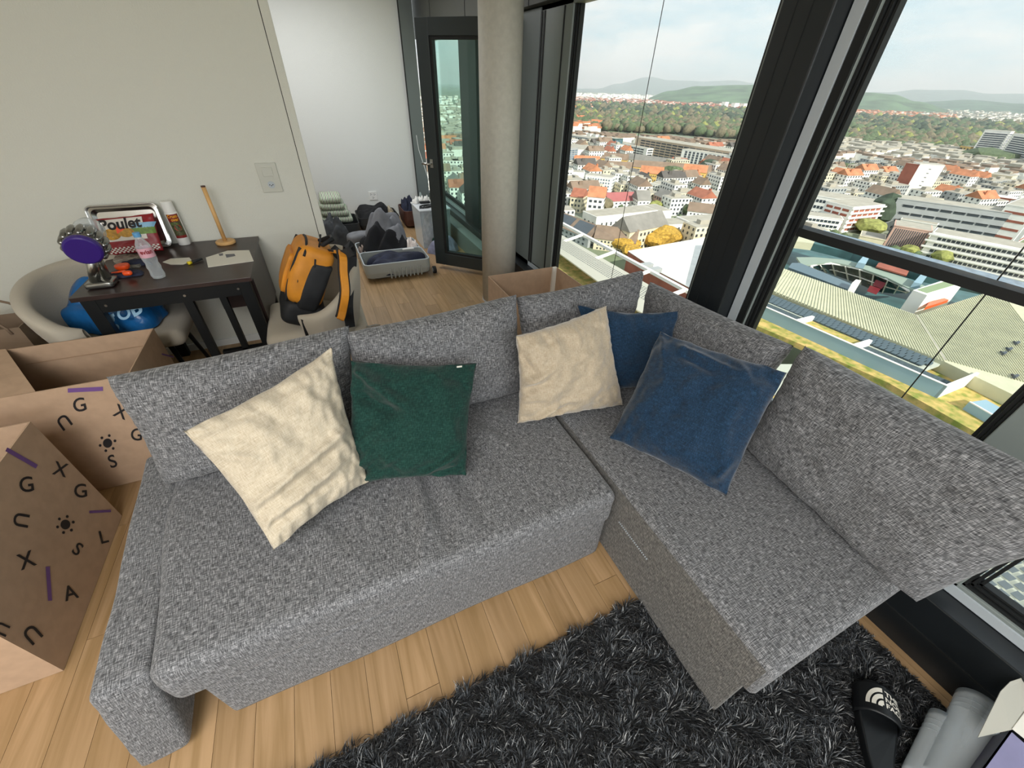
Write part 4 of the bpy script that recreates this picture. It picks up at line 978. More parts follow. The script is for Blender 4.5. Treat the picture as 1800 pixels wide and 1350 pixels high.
softbox('packing_cube', (-.0, 0, 0), (.34, .20, .17), .05, M['gcloth'], None, n=(12, 10, 8), base=(.30, 5.0, .001), M=Matrix.Translation((.24, 4.92, .001)) @ Matrix.Rotation(.25, 4, 'Z'), fn=lambda p, n: p + n * .01 * fbm(tuple(p * 8), 1, 2))
prop([o for o in bpy.data.objects if o.name.startswith('packing_cube')][-1], 'grey padded packing cube on the floor behind the grey suitcase', 'packing cube')
opencase('open black suitcase in the middle against the far wall', .42, .94, 5.62, 6.1, .17, M['caseblk'], M['packblk'], ribs=False)
mound('clothes_pile', 'black coat spilling out of the black suitcase against the far wall', 'clothes', (.62, 5.88, .05), (.46, .42), .20, M['kcloth'], 7.7, 5, .3, group='clothes in the luggage')
mound('clothes_pile', 'beige and white items at the right of the black suitcase', 'clothes', (.86, 5.85, .05), (.12, .34), .15, mat('beige_items', '#a79b86', .8, var=.4, vs=30), 3.7, 5, .4, group='clothes in the luggage')
opencase('open black suitcase at the left, half hidden by the wall edge', -.10, .40, 5.35, 5.85, .19, M['caseblk'], M['packblk'], ribs=False)
# striped bedding folded on the left case
stripe = mat('striped_cloth', '#d9dcd2', .9)
def stripes():
    m, t, b = newmat('striped_bedding'); b.inputs['Roughness'].default_value = .9
    uvn = N(t, 'ShaderNodeUVMap'); uvn.uv_map = 'uv'
    wv = N(t, 'ShaderNodeTexWave', Scale=9.0, Distortion=1.5); t.links.new(uvn.outputs[0], wv.inputs['Vector'])
    r_ = N(t, 'ShaderNodeValToRGB'); t.links.new(wv.outputs['Fac'], r_.inputs[0])
    e = r_.color_ramp.elements; e[0].position = .1; e[0].color = c4(s2l('#6f8f6d')); e[1].position = .3; e[1].color = c4(s2l('#d8dad0'))
    k = e.new(.8); k.color = c4(s2l('#cfc6b4')); k = e.new(.95); k.color = c4(s2l('#3e5b52'))
    t.links.new(r_.outputs[0], b.inputs['Base Color']); return m
M['stripe'] = stripes()
bed = thing('striped_bedding', 'pile of folded green and white striped bedding on the left black suitcase', 'bedding', (.15, 5.6, .2))
for k in range(4):
    softbox('folded_layer', (-.02 + .01 * k, 5.42, .195 + .075 * k), (.34 - .03 * k, 5.78, .268 + .075 * k), .035, M['stripe'], bed, n=(14, 12, 6), fn=lambda p, n, k=k: p + n * .008 * fbm(tuple(p * 6), 1, 2) + Vector((.015 * math.sin(k * 3), 0, .03 * (p.x - .15) * -1)))
mound('draped_jacket', 'dark grey jacket draped over the left black suitcase down to the floor', 'jacket', (.07, 5.25, 0), (.36, .30), .30, M['dgrey'], 8.8, 4, .3, n=30)
opencase('brown leather holdall standing open near the plastic box', 1.0, 1.32, 5.60, 6.05, .22, M['brown'], M['brown'], ribs=False, name='open_holdall', cat='holdall')
mound('toiletries_pile', 'black and blue toiletries piled in the brown holdall', 'toiletries', (1.10, 5.85, .06), (.2, .34), .22, M['bcloth'], 1.9, 6, .5)
mound('bubble_wrap', 'ball of pale translucent wrapping beside the toiletries', 'wrapping', (1.24, 5.72, .06), (.16, .22), .27, mat('pale_wrap', '#a9b2ae', .3, var=.2, vs=20, bump=.6, bs=30), 5.9, 6, .4)
# clear storage box
def pbox(label, cx, cy, w, d, h, z0, m_, lid=True):
    c = thing('storage_box', label, 'storage box', (cx, cy, z0))
    q = .93
    vs = []; 
    for (s_, z) in ((q, z0 + .001), (1, z0 + h)):
        vs += [(cx - w / 2 * s_, cy - d / 2 * s_, z), (cx + w / 2 * s_, cy - d / 2 * s_, z), (cx + w / 2 * s_, cy + d / 2 * s_, z), (cx - w / 2 * s_, cy + d / 2 * s_, z)]
    o = MB().add(vs, [(3, 2, 1, 0), (0, 1, 5, 4), (1, 2, 6, 5), (2, 3, 7, 6), (3, 0, 4, 7)]).build('tub', m_, c); mm = o.modifiers.new('s', 'SOLIDIFY'); mm.thickness = .003
    if lid: MB().bx(cx - w / 2 - .008, cx + w / 2 + .008, cy - d / 2 - .008, cy + d / 2 + .008, z0 + h + .001, z0 + h + .018).build('lid', mat('frosted_lid', '#d5dade', .25), c, bevel=.005)
    return c
pbox('tall frosted plastic storage box with cables on its lid, by the far corner', 1.20, 4.95, .36, .42, .42, 0, M['frost'])
mound('box_contents', 'pale and coloured things packed inside the frosted storage box', 'contents', (1.20, 4.95, .02), (.26, .32), .33, mat('mixed_contents', '#b5a79d', .8, var=.5, vs=16), 2.2, 6, .3)
cb_ = thing('coiled_cable', 'black coiled power cable lying on the storage box lid', 'cable', (1.16, 4.88, .44))
MB().tube([(1.16 + .10 * math.cos(a * .9) * (1 + .2 * math.sin(a * .37)), 4.87 + .07 * math.sin(a * 1.05 + .4), .447 + .002 * math.sin(a * 3)) for a in [k * .35 for k in range(60)]], .005, 6).build('cord', M['packblk'], cb_, smooth=True)
MB().bx(1.10, 1.22, 5.02, 5.07, .442, .462).build('plug_block', M['packblk'], cb_, bevel=.004)
for k, (x_, y_, s_) in enumerate(((1.06, 5.08, .05), (1.13, 5.11, .045), (1.20, 5.10, .05), (1.27, 5.06, .045), (1.31, 5.0, .04), (1.10, 5.13, .04))):
    mound('crumpled_tissue', ('leftmost', 'second', 'third', 'fourth', 'rightmost', 'rearmost')[k] + ' white crumpled tissue on the storage box lid', 'tissue', (x_, y_, .44), (s_ * 1.6, s_ * 1.5), s_ * 1.1, M['white'], k * 1.7, 4, .5, n=12, group='tissues on the storage box')
mound('plastic_sack', 'clear sack with violet and green things on the floor in front of the storage box', 'sack', (1.22, 4.55, 0), (.34, .34), .13, mat('violet_sack', '#8c8fa6', .3, var=.4, vs=9, bump=.6, bs=25), 6.3, 6, .4)
tg = mound('plastic_sack', 'green plastic disc lying on the violet sack', 'disc', (1.22, 4.66, .10), (.2, .16), .05, M['green'], 1.1, 3, .2)
gc = thing('hanging_cord', 'thin white cord hanging beside the casement above the storage box', 'cord', (1.30, 5.15, .5))
MB().tube([(1.345, 5.95, 1.05), (1.345, 5.9, .9), (1.34, 5.5, .62), (1.30, 5.15, .47)], .003, 6).build('cord', M['white'], gc, smooth=True)

# ============================================================ SLIDE SANDAL, TUBS, SMALL BOX
sl = thing('slide_sandal', 'black rubber slide sandal with white logo strap lying on the shaggy rug', 'sandal', (1.19, -.24, .03))
sl_a, sl_b = Zp(1535, 1200, .05), Zp(1545, 1372, .05); sdv = (sl_b - sl_a).normalized(); ssd = Vector((-sdv.y, sdv.x, 0)); Ls = .285
if ssd.dot(Vector((1, 0, 0))) < 0: ssd = -ssd
def sole(t, s):  # t along, s across -1..1
    w = .046 + .008 * math.cos((t - .25) * 5) - .016 * max(0, t - .6)
    w *= math.sqrt(max(0, 1 - (abs(2 * t - 1)) ** 5)) if True else 1
    return sl_a + sdv * (t * Ls) + ssd * (s * w)
no_ = 26; per = [(k / no_, -1) for k in range(no_ + 1)] + [(1 - k / no_, 1) for k in range(1, no_)]
vs = []; 
for z in (.034, .046, .064): vs += [sole(t, s * (1 if z < .06 else .97)) * 1 + Vector((0, 0, z - .05 + .006 * (t - .5) ** 2 * 4)) for t, s in per]
n_ = len(per); fs = [tuple(range(n_))[::-1], tuple(range(2 * n_, 3 * n_))] + [(k * n_ + i, k * n_ + (i + 1) % n_, (k + 1) * n_ + (i + 1) % n_, (k + 1) * n_ + i) for k in range(2) for i in range(n_)]
MB().add(vs, fs).build('sole', M['slide'], sl, bevel=.004)
def strap(u, v):  # u across, v along
    t = .14 + .30 * v + .06 * (1 - abs(2 * u - 1)) * (1 - v) * -1
    a = PI * u; w = .052
    P = sl_a + sdv * (t * Ls) + ssd * (-math.cos(a) * w * (1 + .02 * v))
    return P + Vector((0, 0, -.006 + math.sin(a) ** .8 * (.052 + .012 * v) if 0 < u < 1 else -.006))
gridsurf('strap', strap, 28, 12, M['slide'], sl, smooth=True, thick=.005)
def strapmap(a, b):   # a along the arch 0..1, b along the foot 0..1
    P = strap(a, b); Q1 = strap(a + .01, b); Q2 = strap(a, b + .01); n = (Q1 - P).cross(Q2 - P).normalized()
    if n.z < 0: n = -n
    return P + n * .0065
for i_, t_ in enumerate(('THE', 'NORTH', 'FACE')):
    vs_, fs2 = glyph(t_, .02); w_ = max(v[0] for v in vs_) - min(v[0] for v in vs_); mn = min(v[0] for v in vs_)
    lay('logo_word', ([((v[0] - mn) * .125 + .50, .30 + i_ * .19 - v[1] * .2) for v in vs_], fs2), strapmap, M['whitep'], sl)
for k in range(3):
    r0, r1 = .13 * (3 - k) - .07, .13 * (3 - k); r0 = r1 - .09; nn2 = 14; vs_ = []; fs2 = []
    for i in range(nn2 + 1):
        a = PI / 2 * i / nn2; vs_ += [(.47 - r0 * .62 * math.sin(a), .76 - r0 * 1.5 * math.cos(a)), (.47 - r1 * .62 * math.sin(a), .76 - r1 * 1.5 * math.cos(a))]
    fs2 = [(2 * i, 2 * i + 1, 2 * i + 3, 2 * i + 2) for i in range(nn2)]
    lay('logo_arc', (vs_, fs2), strapmap, M['whitep'], sl)
# clear deli tubs lying on their side
def tub(label, a, b, r, seg=40):
    a, b = Vector(a), Vector(b); ax = (b - a).normalized(); L = (b - a).length
    c = thing('clear_tub', label, 'plastic tub', ((a.x + b.x) / 2, (a.y + b.y) / 2, a.z - r), 'stacked clear plastic tubs at the lower right')
    MB().loft([(a, .001), (a + ax * .002, r * .86), (a + ax * .012, r * .92), (b - ax * .03, r), (b - ax * .028, r * 1.04), (b, r * 1.05), (b - ax * .002, r * 1.0), (b - ax * .03, r * .97), (a + ax * .014, r * .89), (a + ax * .006, .001)], seg, False, ax).build('tub_wall', M['frost'], c, smooth=True)
    for k in range(3):
        MB().loft([(b - ax * (.045 + k * .02), r * 1.0), (b - ax * (.042 + k * .02), r * 1.03), (b - ax * (.039 + k * .02), r * 1.0)], seg, False, ax).build('rib', M['clear'], c, smooth=True)
    return c
tub('long frosted plastic tub lying on its side beside the sandal', Zp(1655, 1385, .10), Zp(1722, 1240, .10), .050)
tub('smaller clear tub lying between the sandal and the long frosted tub', Zp(1610, 1372, .07), Zp(1662, 1268, .07), .036)
# printed carton with a cut window
sbx = thing('printed_carton', 'open carton printed dark violet with pale inner flaps in the lower right corner', 'carton', (1.5, -.40, 0))
A0 = Zp(1776, 1283, .20); A1 = Zp(1690, 1400, .20); A2 = Zp(1860, 1340, .20)
dA = (A1 - A0); dA.z = 0; dB = Vector((dA.y, -dA.x, 0)).normalized() * .22
if dB.x < 0: dB = -dB
MB().slab([Vector((A0.x, A0.y, .001)), Vector((A1.x, A1.y, .001)), Vector((A1.x, A1.y, .20)), Vector((A0.x, A0.y, .20))], .004).build('front_panel', mat('violet_print', '#38304a', .35, var=.5, vs=18), sbx)
B0 = A0 + dB
MB().slab([Vector((A0.x, A0.y, .20)), Vector((A1.x, A1.y, .20)), A1 + dB, A0 + dB], .003).build('top_panel', mat('lilac_print', '#8784a6', .5, var=.1, vs=8), sbx)
MB().slab([Vector((A0.x, A0.y, .001)), Vector((A0.x, A0.y, .20)), Vector((B0.x, B0.y, .20)), Vector((B0.x, B0.y, .001))], .003).build('side_panel', M['whitep'], sbx)
fl0 = [A0 + Vector((0, 0, .002)), Zp(1718, 1296, .19), Zp(1758, 1215, .24), Zp(1775, 1198, .25), Zp(1830, 1180, .25), Zp(1830, 1225, .21)]
MB().slab(fl0, .0015).build('flap', mat('grey_board', '#a9a79c', .8), sbx)
MB().slab([Zp(1778, 1281, .205), Zp(1800, 1252, .215), Zp(1840, 1225, .22), Zp(1840, 1330, .205)], .0015).build('flap', M['whitep'], sbx)
# ============================================================ THE CITY BELOW
GZ = -75.0
RN = random.Random(11)
def fac(name, col, rough=.85, var=.06, vs=.2): M[name] = mat(name, col, rough, var=var, vs=vs); return M[name]
fac('f_white', '#f2eee6'); fac('f_cream', '#dfd2b4'); fac('f_grey', '#a7a9a8'); fac('f_yellow', '#dcb869'); fac('f_beige', '#c3ae97'); fac('f_pink', '#cfa897'); fac('f_dark', '#4e555c')
fac('r_red', '#a5664f', var=.2); fac('r_brown', '#84705f', var=.15); fac('r_grey', '#85817a', var=.12); fac('r_orange', '#bd7c58', var=.2); fac('r_flat', '#a8a193', var=.1); fac('r_dark', '#595450', var=.15); fac('r_crimson', '#a4605e', var=.08)
fac('f_brick', '#9c5a48', var=.12); fac('f_win', '#3c444b', .3, var=.2, vs=.5); fac('f_winb', '#6a7d8c', .25, var=.3, vs=.3); fac('road', '#b3ab98'); fac('f_teal', '#3f6464', .5, var=.25, vs=.15)
fac('t_green', '#566445', .9, var=.35, vs=.5); fac('t_dark', '#3d4a3a', .9, var=.3, vs=.3); fac('t_yel', '#b08a35', .9, var=.35, vs=.8); fac('t_brn', '#716851', .9, var=.3, vs=.3); fac('t_lime', '#8a8c4c', .9, var=.3, vs=.5)
fac('meadow', '#7f8a5e', .95, var=.2, vs=.01)
g = MB().bx(-600, 30000, -14000, 30000, GZ - 3, GZ).build('ground', mat('ground_mix', '#8d8e80', .95, col2='#6c7a56', vs=.012)); struct(g)
MB().bx(-60, 20, -60, 60, GZ, GZ + .2).build('plaza', M['road'], g)
occupied = []
def side_dirs(P0, P1):
    u = (P1 - P0); u.z = 0; L = u.length; u.normalize(); n = Vector((-u.y, u.x, 0))
    if n.dot(Vector((P0.x, P0.y, 0))) < 0: n = -n
    return u, n, L
def zat(px, py, P):
    """height where the ray through the pixel passes over the ground point P"""
    r = ray((px, py)); hd = math.hypot(r.x, r.y); return HCAM + r.z / hd * math.hypot(P.x, P.y)
_wm = {}
def building(label, pl, pr, top, depth, rows, cols, wall='f_white', win='f_win', ww=.6, wh=.5, roof='r_flat', bands=None, name='building', group='city buildings below', gable=0, side=True, z0=GZ, indiv=False, h=None, edge=.06, sidewall=None, para=.8, wt=.5):
    P0, P1 = Zp(pl[0], pl[1], z0), Zp(pr[0], pr[1], z0); u, n, L = side_dirs(P0, P1)
    H_ = h if h else zat(pl[0] + (top[1] if isinstance(top, tuple) else 0), top[0] if isinstance(top, tuple) else top, P0) - z0
    b = thing(name, label, 'building', tuple((P0 + P1) / 2 + n * depth / 2), group)
    c0 = (P0 + P1) / 2 + n * depth / 2; rz = math.atan2(u.y, u.x); Rz = Matrix.Rotation(rz, 4, 'Z')
    if n.dot(Vector((-math.sin(rz), math.cos(rz), 0))) < 0: flip = -1
    else: flip = 1
    occupied.append((c0.x, c0.y, max(L, depth) * .55 + 6))
    def W(x, y, z): return P0 + u * x + n * y + Vector((0, 0, z))
    hull = [W(0, 0, 0), W(L, 0, 0), W(L, depth, 0), W(0, depth, 0)]
    m_ = MB()
    m_.prism([(p.x, p.y) for p in hull], z0, z0 + H_)
    m_.build('wall', M[wall], b)
    if sidewall:
        s_ = MB(); s_.prism([(q.x, q.y) for q in (W(-.15, -.1, 0), W(0, -.1, 0), W(0, depth, 0), W(-.15, depth, 0))], z0, z0 + H_); s_.build('gable_wall', M[sidewall], b)
    # recessed looking openings: dark glass set in proud piers
    def face(o, d, Lf, nn, rows, cols, who):
        w = MB(); fr = MB()
        for r in range(rows):
            for c in range(cols):
                cw, ch = Lf * (1 - 2 * edge) / cols, (H_ * .94) / rows
                x0 = Lf * edge + cw * (c + .5 - ww / 2); x1 = x0 + cw * ww; zz0 = ch * (r + .5 - wh / 2); zz1 = zz0 + ch * wh
                a = [o + d * x0 + Vector((0, 0, zz0)), o + d * x1 + Vector((0, 0, zz0)), o + d * x1 + Vector((0, 0, zz1)), o + d * x0 + Vector((0, 0, zz1))]
                if indiv and who == 0:
                    q = MB(); q.add([p + nn * .12 for p in a] + [p - nn * .3 for p in a], [(0, 1, 2, 3), (7, 6, 5, 4), (0, 4, 5, 1), (1, 5, 6, 2), (2, 6, 7, 3), (3, 7, 4, 0)]); q.build('window', M[win], b)
                    fr.add([p + nn * (.12 + wt) + Vector((0, 0, ch * wh * .5)) * 0 for p in (a[3] - Vector((0, 0, .1)), a[2] - Vector((0, 0, .1)), a[2], a[3])] + [p for p in (a[3] - Vector((0, 0, .1)), a[2] - Vector((0, 0, .1)), a[2], a[3])], [(0, 1, 2, 3), (0, 4, 5, 1), (3, 2, 6, 7), (1, 5, 6, 2), (0, 3, 7, 4)])
                else:
                    w.add([p + nn * .12 for p in a] + [p - nn * .3 for p in a], [(0, 1, 2, 3), (0, 4, 5, 1), (1, 5, 6, 2), (2, 6, 7, 3), (3, 7, 4, 0)])
        if w.v: w.build('windows', M[win], b)['kind'] = 'stuff'
        if fr.v: fr.build('window_hoods', M[wall], b)['kind'] = 'stuff'
    if rows: face(P0, u, L, -n, rows, cols, 0)
    if rows and side:
        ns = max(1, int(cols * depth / L)); face(W(L, 0, 0), n, depth, u, rows, ns, 1)
        face(W(0, 0, 0), n, depth, -u, rows, ns, 1)
    if gable:
        ov = .5; a = [W(-ov, -ov, H_), W(L + ov, -ov, H_), W(L + ov, depth + ov, H_), W(-ov, depth + ov, H_), W(-ov if gable > 0 else L * .18, depth / 2, H_ + abs(gable)), W(L + ov if gable > 0 else L * .82, depth / 2, H_ + abs(gable))]
        MB().add(a, [(0, 1, 5, 4), (2, 3, 4, 5), (1, 2, 5), (3, 0, 4), (3, 2, 1, 0)]).build('roof', M[roof], b)
    else:
        MB().prism([(q.x, q.y) for q in (W(-.2, -.2, 0), W(L + .2, -.2, 0), W(L + .2, depth + .2, 0), W(-.2, depth + .2, 0))], z0 + H_, z0 + H_ + para * .5).build('parapet', M[wall], b)
        MB().prism([(q.x, q.y) for q in (W(.4, .4, 0), W(L - .4, .4, 0), W(L - .4, depth - .4, 0), W(.4, depth - .4, 0))], z0 + H_ + para * .5, z0 + H_ + para * .5 + .1).build('roof', M[roof], b)
    if bands:
        bm_ = MB()
        for r in range(rows + 1):
            z = H_ * .94 * r / rows
            bm_.prism([(q.x, q.y) for q in (W(-bands, -bands, 0), W(L + bands, -bands, 0), W(L + bands, 0, 0), W(-bands, 0, 0))], z0 + z - .25, z0 + z + .55)
        bm_.build('balcony_bands', M[wall], b)['kind'] = 'stuff'
    return b, W, L, H_
def slabpx(name, pts, z, t, m_, par=None, **k):
    P = [Zp(a, b, z) for a, b in pts]; return MB().prism([(p.x, p.y) for p in P], z - t, z).build(name, m_, par, **k)
# ---- hall with the round court
hall = thing('exhibition_hall', 'wide exhibition hall with beige seamed roof and round glazed court below the right pane', 'building', (150, 50, GZ))
RZ = -50.0
M['seam'] = mat('beige_seam_roof', '#c5c2a4', .7, var=.06, vs=.3)
M['sedum'] = mat('sedum_roof', '#828a3c', .95, col2='#d0ae6a', vs=.45, bump=.8, bs=2)
M['shade_blue'] = mat('shade_blue_wall', '#8faab6', .7, var=.05, vs=.1)  # blue-grey puts the shade on walls turned from the sun into colour
M['pvcell'] = mat('solar_cell', '#4c5a60', .4, var=.1, vs=.5)
# left (camera side) roof wing and right wing leave the court open
slabpx('roof_wing', ((1290, 470), (1366, 468), (1612, 554), (1663, 637), (1340, 503)), RZ, 3, M['seam'], hall)
slabpx('roof_wing', ((1612, 554), (1755, 508), (1830, 560), (1960, 780), (1663, 637)), RZ, 3, M['seam'], hall)
slabpx('roof_wing', ((1290, 400), (1400, 402), (1440, 412), (1430, 428), (1366, 420), (1366, 468), (1290, 470)), RZ, 3, M['seam'], hall)
slabpx('roof_wing', ((1440, 412), (1900, 530), (1900, 575), (1755, 508), (1620, 480), (1500, 445), (1430, 428)), RZ, 3, M['f_teal'], hall)
slabpx('ridge_seam', ((1609, 553), (1613, 553), (1664, 632), (1660, 632)), RZ + .15, .1, M['r_flat'], hall)
P_ = MB()
for k in range(0, 60):
    a = k / 59; p0 = Zp(1366 + (1610 - 1366) * a, 468 + (554 - 468) * a, RZ); p1 = Zp(1330 + (1660 - 1330) * a, 503 + (636 - 503) * a, RZ); P_.bar(p0 + Vector((0, 0, .1)), p1 + Vector((0, 0, .1)), .12, .18)
for k in range(0, 46):
    a = k / 45; p0 = Zp(1612 + (1755 - 1612) * a, 554 + (508 - 554) * a, RZ); p1 = Zp(1664 + (1900 - 1664) * a, 634 + (700 - 634) * a, RZ); P_.bar(p0 + Vector((0, 0, .1)), p1 + Vector((0, 0, .1)), .12, .18)
P_.build('standing_seam', M['seam'], hall)['kind'] = 'stuff'
slabpx('edge_strip', ((1448, 404), (1900, 522), (1900, 545), (1440, 420)), RZ + 1.2, 1.0, M['f_winb'], hall)
slabpx('court_floor', ((1366, 420), (1430, 428), (1755, 508), (1612, 554), (1366, 468)), RZ - 12, 1, M['f_teal'], hall)
# court: curved glass wall with mullions
arcT = [(1425, 468), (1440, 464), (1462, 463), (1485, 467), (1510, 473), (1535, 481), (1560, 491), (1580, 500), (1597, 511)]
arcB = [(1440, 474), (1452, 479), (1468, 484), (1490, 492), (1512, 500), (1530, 508), (1550, 514), (1570, 516), (1590, 515)]
gv = [Zp(a, b, RZ - 2) for a, b in arcT] + [Zp(a, b, RZ - 9) for a, b in arcB]; nA = len(arcT)
MB().add(gv, [(i, i + 1, nA + i + 1, nA + i) for i in range(nA - 1)]).build('court_glazing', mat('court_glass', '#1f3736', .15, var=.5, vs=.3), hall)
mu = MB()
for i in range(nA): mu.bar(gv[i] - Vector((.4, .4, 0)), gv[nA + i] - Vector((.4, .4, 0)), .35)
for i in range(nA - 1):
    mu.bar(gv[i], gv[i + 1], .6, .5); mu.bar((gv[i] + gv[nA + i]) / 2 - Vector((.4, .4, 0)), (gv[i + 1] + gv[nA + i + 1]) / 2 - Vector((.4, .4, 0)), .5, .3)
mu.build('mullions', M['f_white'], hall)['kind'] = 'stuff'
for i, (a, b) in enumerate(((1548, 500), (1538, 510))):
    MB().slab([Zp(a - 8, b - 8, RZ - 4), Zp(a + 10, b - 2, RZ - 4), Zp(a + 2, b + 8, RZ - 6), Zp(a - 14, b + 2, RZ - 6)], .3).build('red_panel', M['red'], hall)
slabpx('court_ring', ((1400, 452), (1432, 452), (1480, 456), (1530, 468), (1590, 488), (1640, 508), (1620, 516), (1600, 508), (1560, 488), (1510, 470), (1462, 460), (1425, 465), (1410, 466)), RZ - 1.4, .6, mat('court_roof', '#8d9a8c', .7), hall)
slabpx('roof_band', ((1392, 462), (1406, 462), (1500, 500), (1494, 510), (1386, 470)), RZ - .6, 2.5, mat('louvre_band', '#5c6f78', .5), hall)
slabpx('red_sign', ((1544, 462), (1552, 461), (1598, 476), (1594, 484), (1540, 468)), RZ - .5, .5, M['f_brick'], hall)
for (a, b, c, d) in ((1512, 455, 1522, 445), (1610, 490, 1630, 470)):
    slabpx('vent_stack', ((a - 4, b + 6), (a + 10, b + 9), (c + 8, d + 4), (c, d)), RZ + .5, 2, M['shade_blue'], hall)
def pxbox(name, pts, z, t, m_, par): return slabpx(name, pts, z, t, m_, par)
pxbox('stair_block', ((1605, 510), (1630, 519), (1692, 500), (1660, 492)), RZ + 3.0, 9.0, M['f_white'], hall)
pxbox('stair_roof', ((1612, 509), (1630, 515), (1680, 500), (1660, 495)), RZ + 3.1, .1, mat('green_flat_roof', '#8b9a76', .9), hall)
pxbox('stair_block', ((1498, 497), (1508, 499), (1514, 493), (1505, 491)), RZ + 2, 5.0, M['f_white'], hall)
pxbox('brick_infill', ((1627, 540), (1640, 536), (1668, 527), (1660, 524), (1634, 530)), RZ - .2, 1, M['orange'], hall)
for (a, b) in ((1785, 606), (1772, 617), (1762, 624), (1782, 665)):
    q = Zp(a, b, RZ); MB().bar(q + Vector((-.9, 0, .6)), q + Vector((.9, 0, .6)), .5, .6).bar(q + Vector((0, 0, .6)), q + Vector((1.2, .9, .2)), .3, .4).build('roof_vent', M['f_dark'], hall)
# podium with parapet box, solar modules, sedum
pod = thing('podium_roof', 'podium roof with sedum strips, solar modules and parapet wall tinted blue for shade below the right pane', 'building', (100, 20, GZ))
slabpx('podium_body', ((1300, 500), (1340, 505), (1725, 668), (1900, 760), (1900, 850), (1720, 762), (1560, 672), (1400, 602), (1300, 560)), RZ - 3.0, 1.5, M['sedum'], pod)
nears = MB().prism([(25, -60), (96, -60), (92, 170), (60, 170), (25, 60)], RZ - 7, RZ - 5).build('sedum_bed', M['sedum'], pod)
# long box, its near wall tinted blue to paint shade
def quad(name, P, t, m_, par): return MB().slab(P, t).build(name, m_, par)
zt, zb = RZ + .5, RZ - 3.4
TA, TB = Zp(1290, 516, zt), Zp(1665, 679, zt)
TC = Zp(1722, 656, zt); TD = TC + (TA - TB)
def pr4(name, a, b, c, d, z0, z1, m_): return MB().prism([(p.x, p.y) for p in (a, b, c, d)], z0, z1).build(name, m_, pod)
ui = (TD - TA).normalized(); ul = (TB - TA).normalized()
pr4('parapet_wall', TA, TB, TB + ui * .5, TA + ui * .5, zb - 2, zt, M['shade_blue'])
pr4('end_wall', TB, TC, TC - ul * .5, TB - ul * .5, zb - 2, zt, M['f_white'])
pr4('coping', TA - ui * .1, TB - ui * .1, TB + ui * .6, TA + ui * .6, zt, zt + .12, M['f_white'])
def band(a0, a1, b0, b1, z, t, m_, name):  # a along the wall 0..1, b across 0..1
    Lv = TB - TA; Wv = TC - TB
    q = [TA + Lv * a0 + Wv * b0, TA + Lv * a1 + Wv * b0, TA + Lv * a1 + Wv * b1, TA + Lv * a0 + Wv * b1]
    return MB().prism([(p.x, p.y) for p in q], z - t, z).build(name, m_, pod)
M['gravel'] = mat('dark_roof_well', '#475357', .9, var=.3, vs=2)
band(.02, .36, .06, .5, zt - 1.6, 1, M['gravel'], 'dark_well'); band(.64, .995, .06, .5, zt - 1.6, 1, M['gravel'], 'dark_well')
band(.36, .375, .03, .55, zt, 2.5, M['f_white'], 'cross_wall'); band(.635, .65, .03, .55, zt, 2.5, M['f_white'], 'cross_wall')
band(.36, .64, .06, .99, zt - 1.4, 1, M['sedum'], 'sedum_bed')
pvn = [0]
me_pv = None
def pvgrid(a0, a1, na, b0, b1, nb, z):
    global me_pv
    Lv = TB - TA; Wv = TC - TB
    for i in range(na):
        for j in range(nb):
            if pvn[0] >= 280: return
            A_ = a0 + (a1 - a0) * (i + (.5 if j % 2 else 0)) / na; B_ = b0 + (b1 - b0) * j / nb
            q = TA + Lv * A_ + Wv * B_
            if me_pv is None:
                l_ = Lv * ((a1 - a0) / na * .86); w_ = Wv * ((b1 - b0) / nb * .78)
                me_pv = MB().add([Vector((0, 0, .25)), l_ + Vector((0, 0, .25)), l_ + w_ + Vector((0, 0, .6)), w_ + Vector((0, 0, .6)), Vector((0, 0, 0)), l_, l_ + w_, w_], [(0, 1, 2, 3), (0, 4, 5, 1), (1, 5, 6, 2), (2, 6, 7, 3), (3, 7, 4, 0)]).mesh('solar_module')
                me_pv.materials.append(M['pvcell'])
            o = bpy.data.objects.new('solar_module', me_pv); COL.objects.link(o); o.parent = pod; o.location = Vector((q.x, q.y, z)) - Vector((100, 20, GZ)); pvn[0] += 1
band(.0, .88, .5, 1.0, zt - 1.45, .6, mat('pale_rails', '#b9bcae', .8), 'solar_rails')
pvgrid(.02, .62, 24, .54, .96, 3, zt - 1.4); pvgrid(.36, .86, 20, .54, .96, 3, zt - 1.2)
# big grille modules near the tower foot (bottom right)
M['rail'] = mat('module_rail', '#b7b9a9', .6)
slabpx('module_field', ((1690, 1003), (1560, 900), (1400, 760), (1330, 640), (1400, 640), (1600, 745), (1722, 790), (1900, 870), (1900, 1100), (1800, 1090)), RZ - 4.9, .3, M['rail'], pod)
gvx = Zp(1700, 1000, RZ - 4.6); e1 = (Zp(1800, 1085, RZ - 4.6) - gvx).normalized(); e2 = Vector((-e1.y, e1.x, 0))
if e2.x < 0: e2 = -e2
me_g = MB(); 
for k in range(9): me_g.bar(e1 * .12 + e2 * (.2 + k * .17), e1 * 1.25 + e2 * (.2 + k * .17), .075, .1)
me_gm = MB().add([Vector((0, 0, -.02)), e1 * 1.4, e1 * 1.4 + e2 * 1.8, e2 * 1.8], [(0, 1, 2, 3)]).mesh('x')
gm = me_g.mesh('grille_module'); gm.materials.append(mat('grille_bar', '#7d8588', .5))
cnt = 0
for i in range(-26, 8):
    for j in range(0, 9):
        if cnt >= 290: break
        q = gvx + e1 * (i * 1.6 + (.8 if j % 2 else 0)) + e2 * (j * 2.0)
        o = bpy.data.objects.new('grille_module', gm); COL.objects.link(o); o.parent = pod; o.location = q - Vector((100, 20, GZ)); cnt += 1
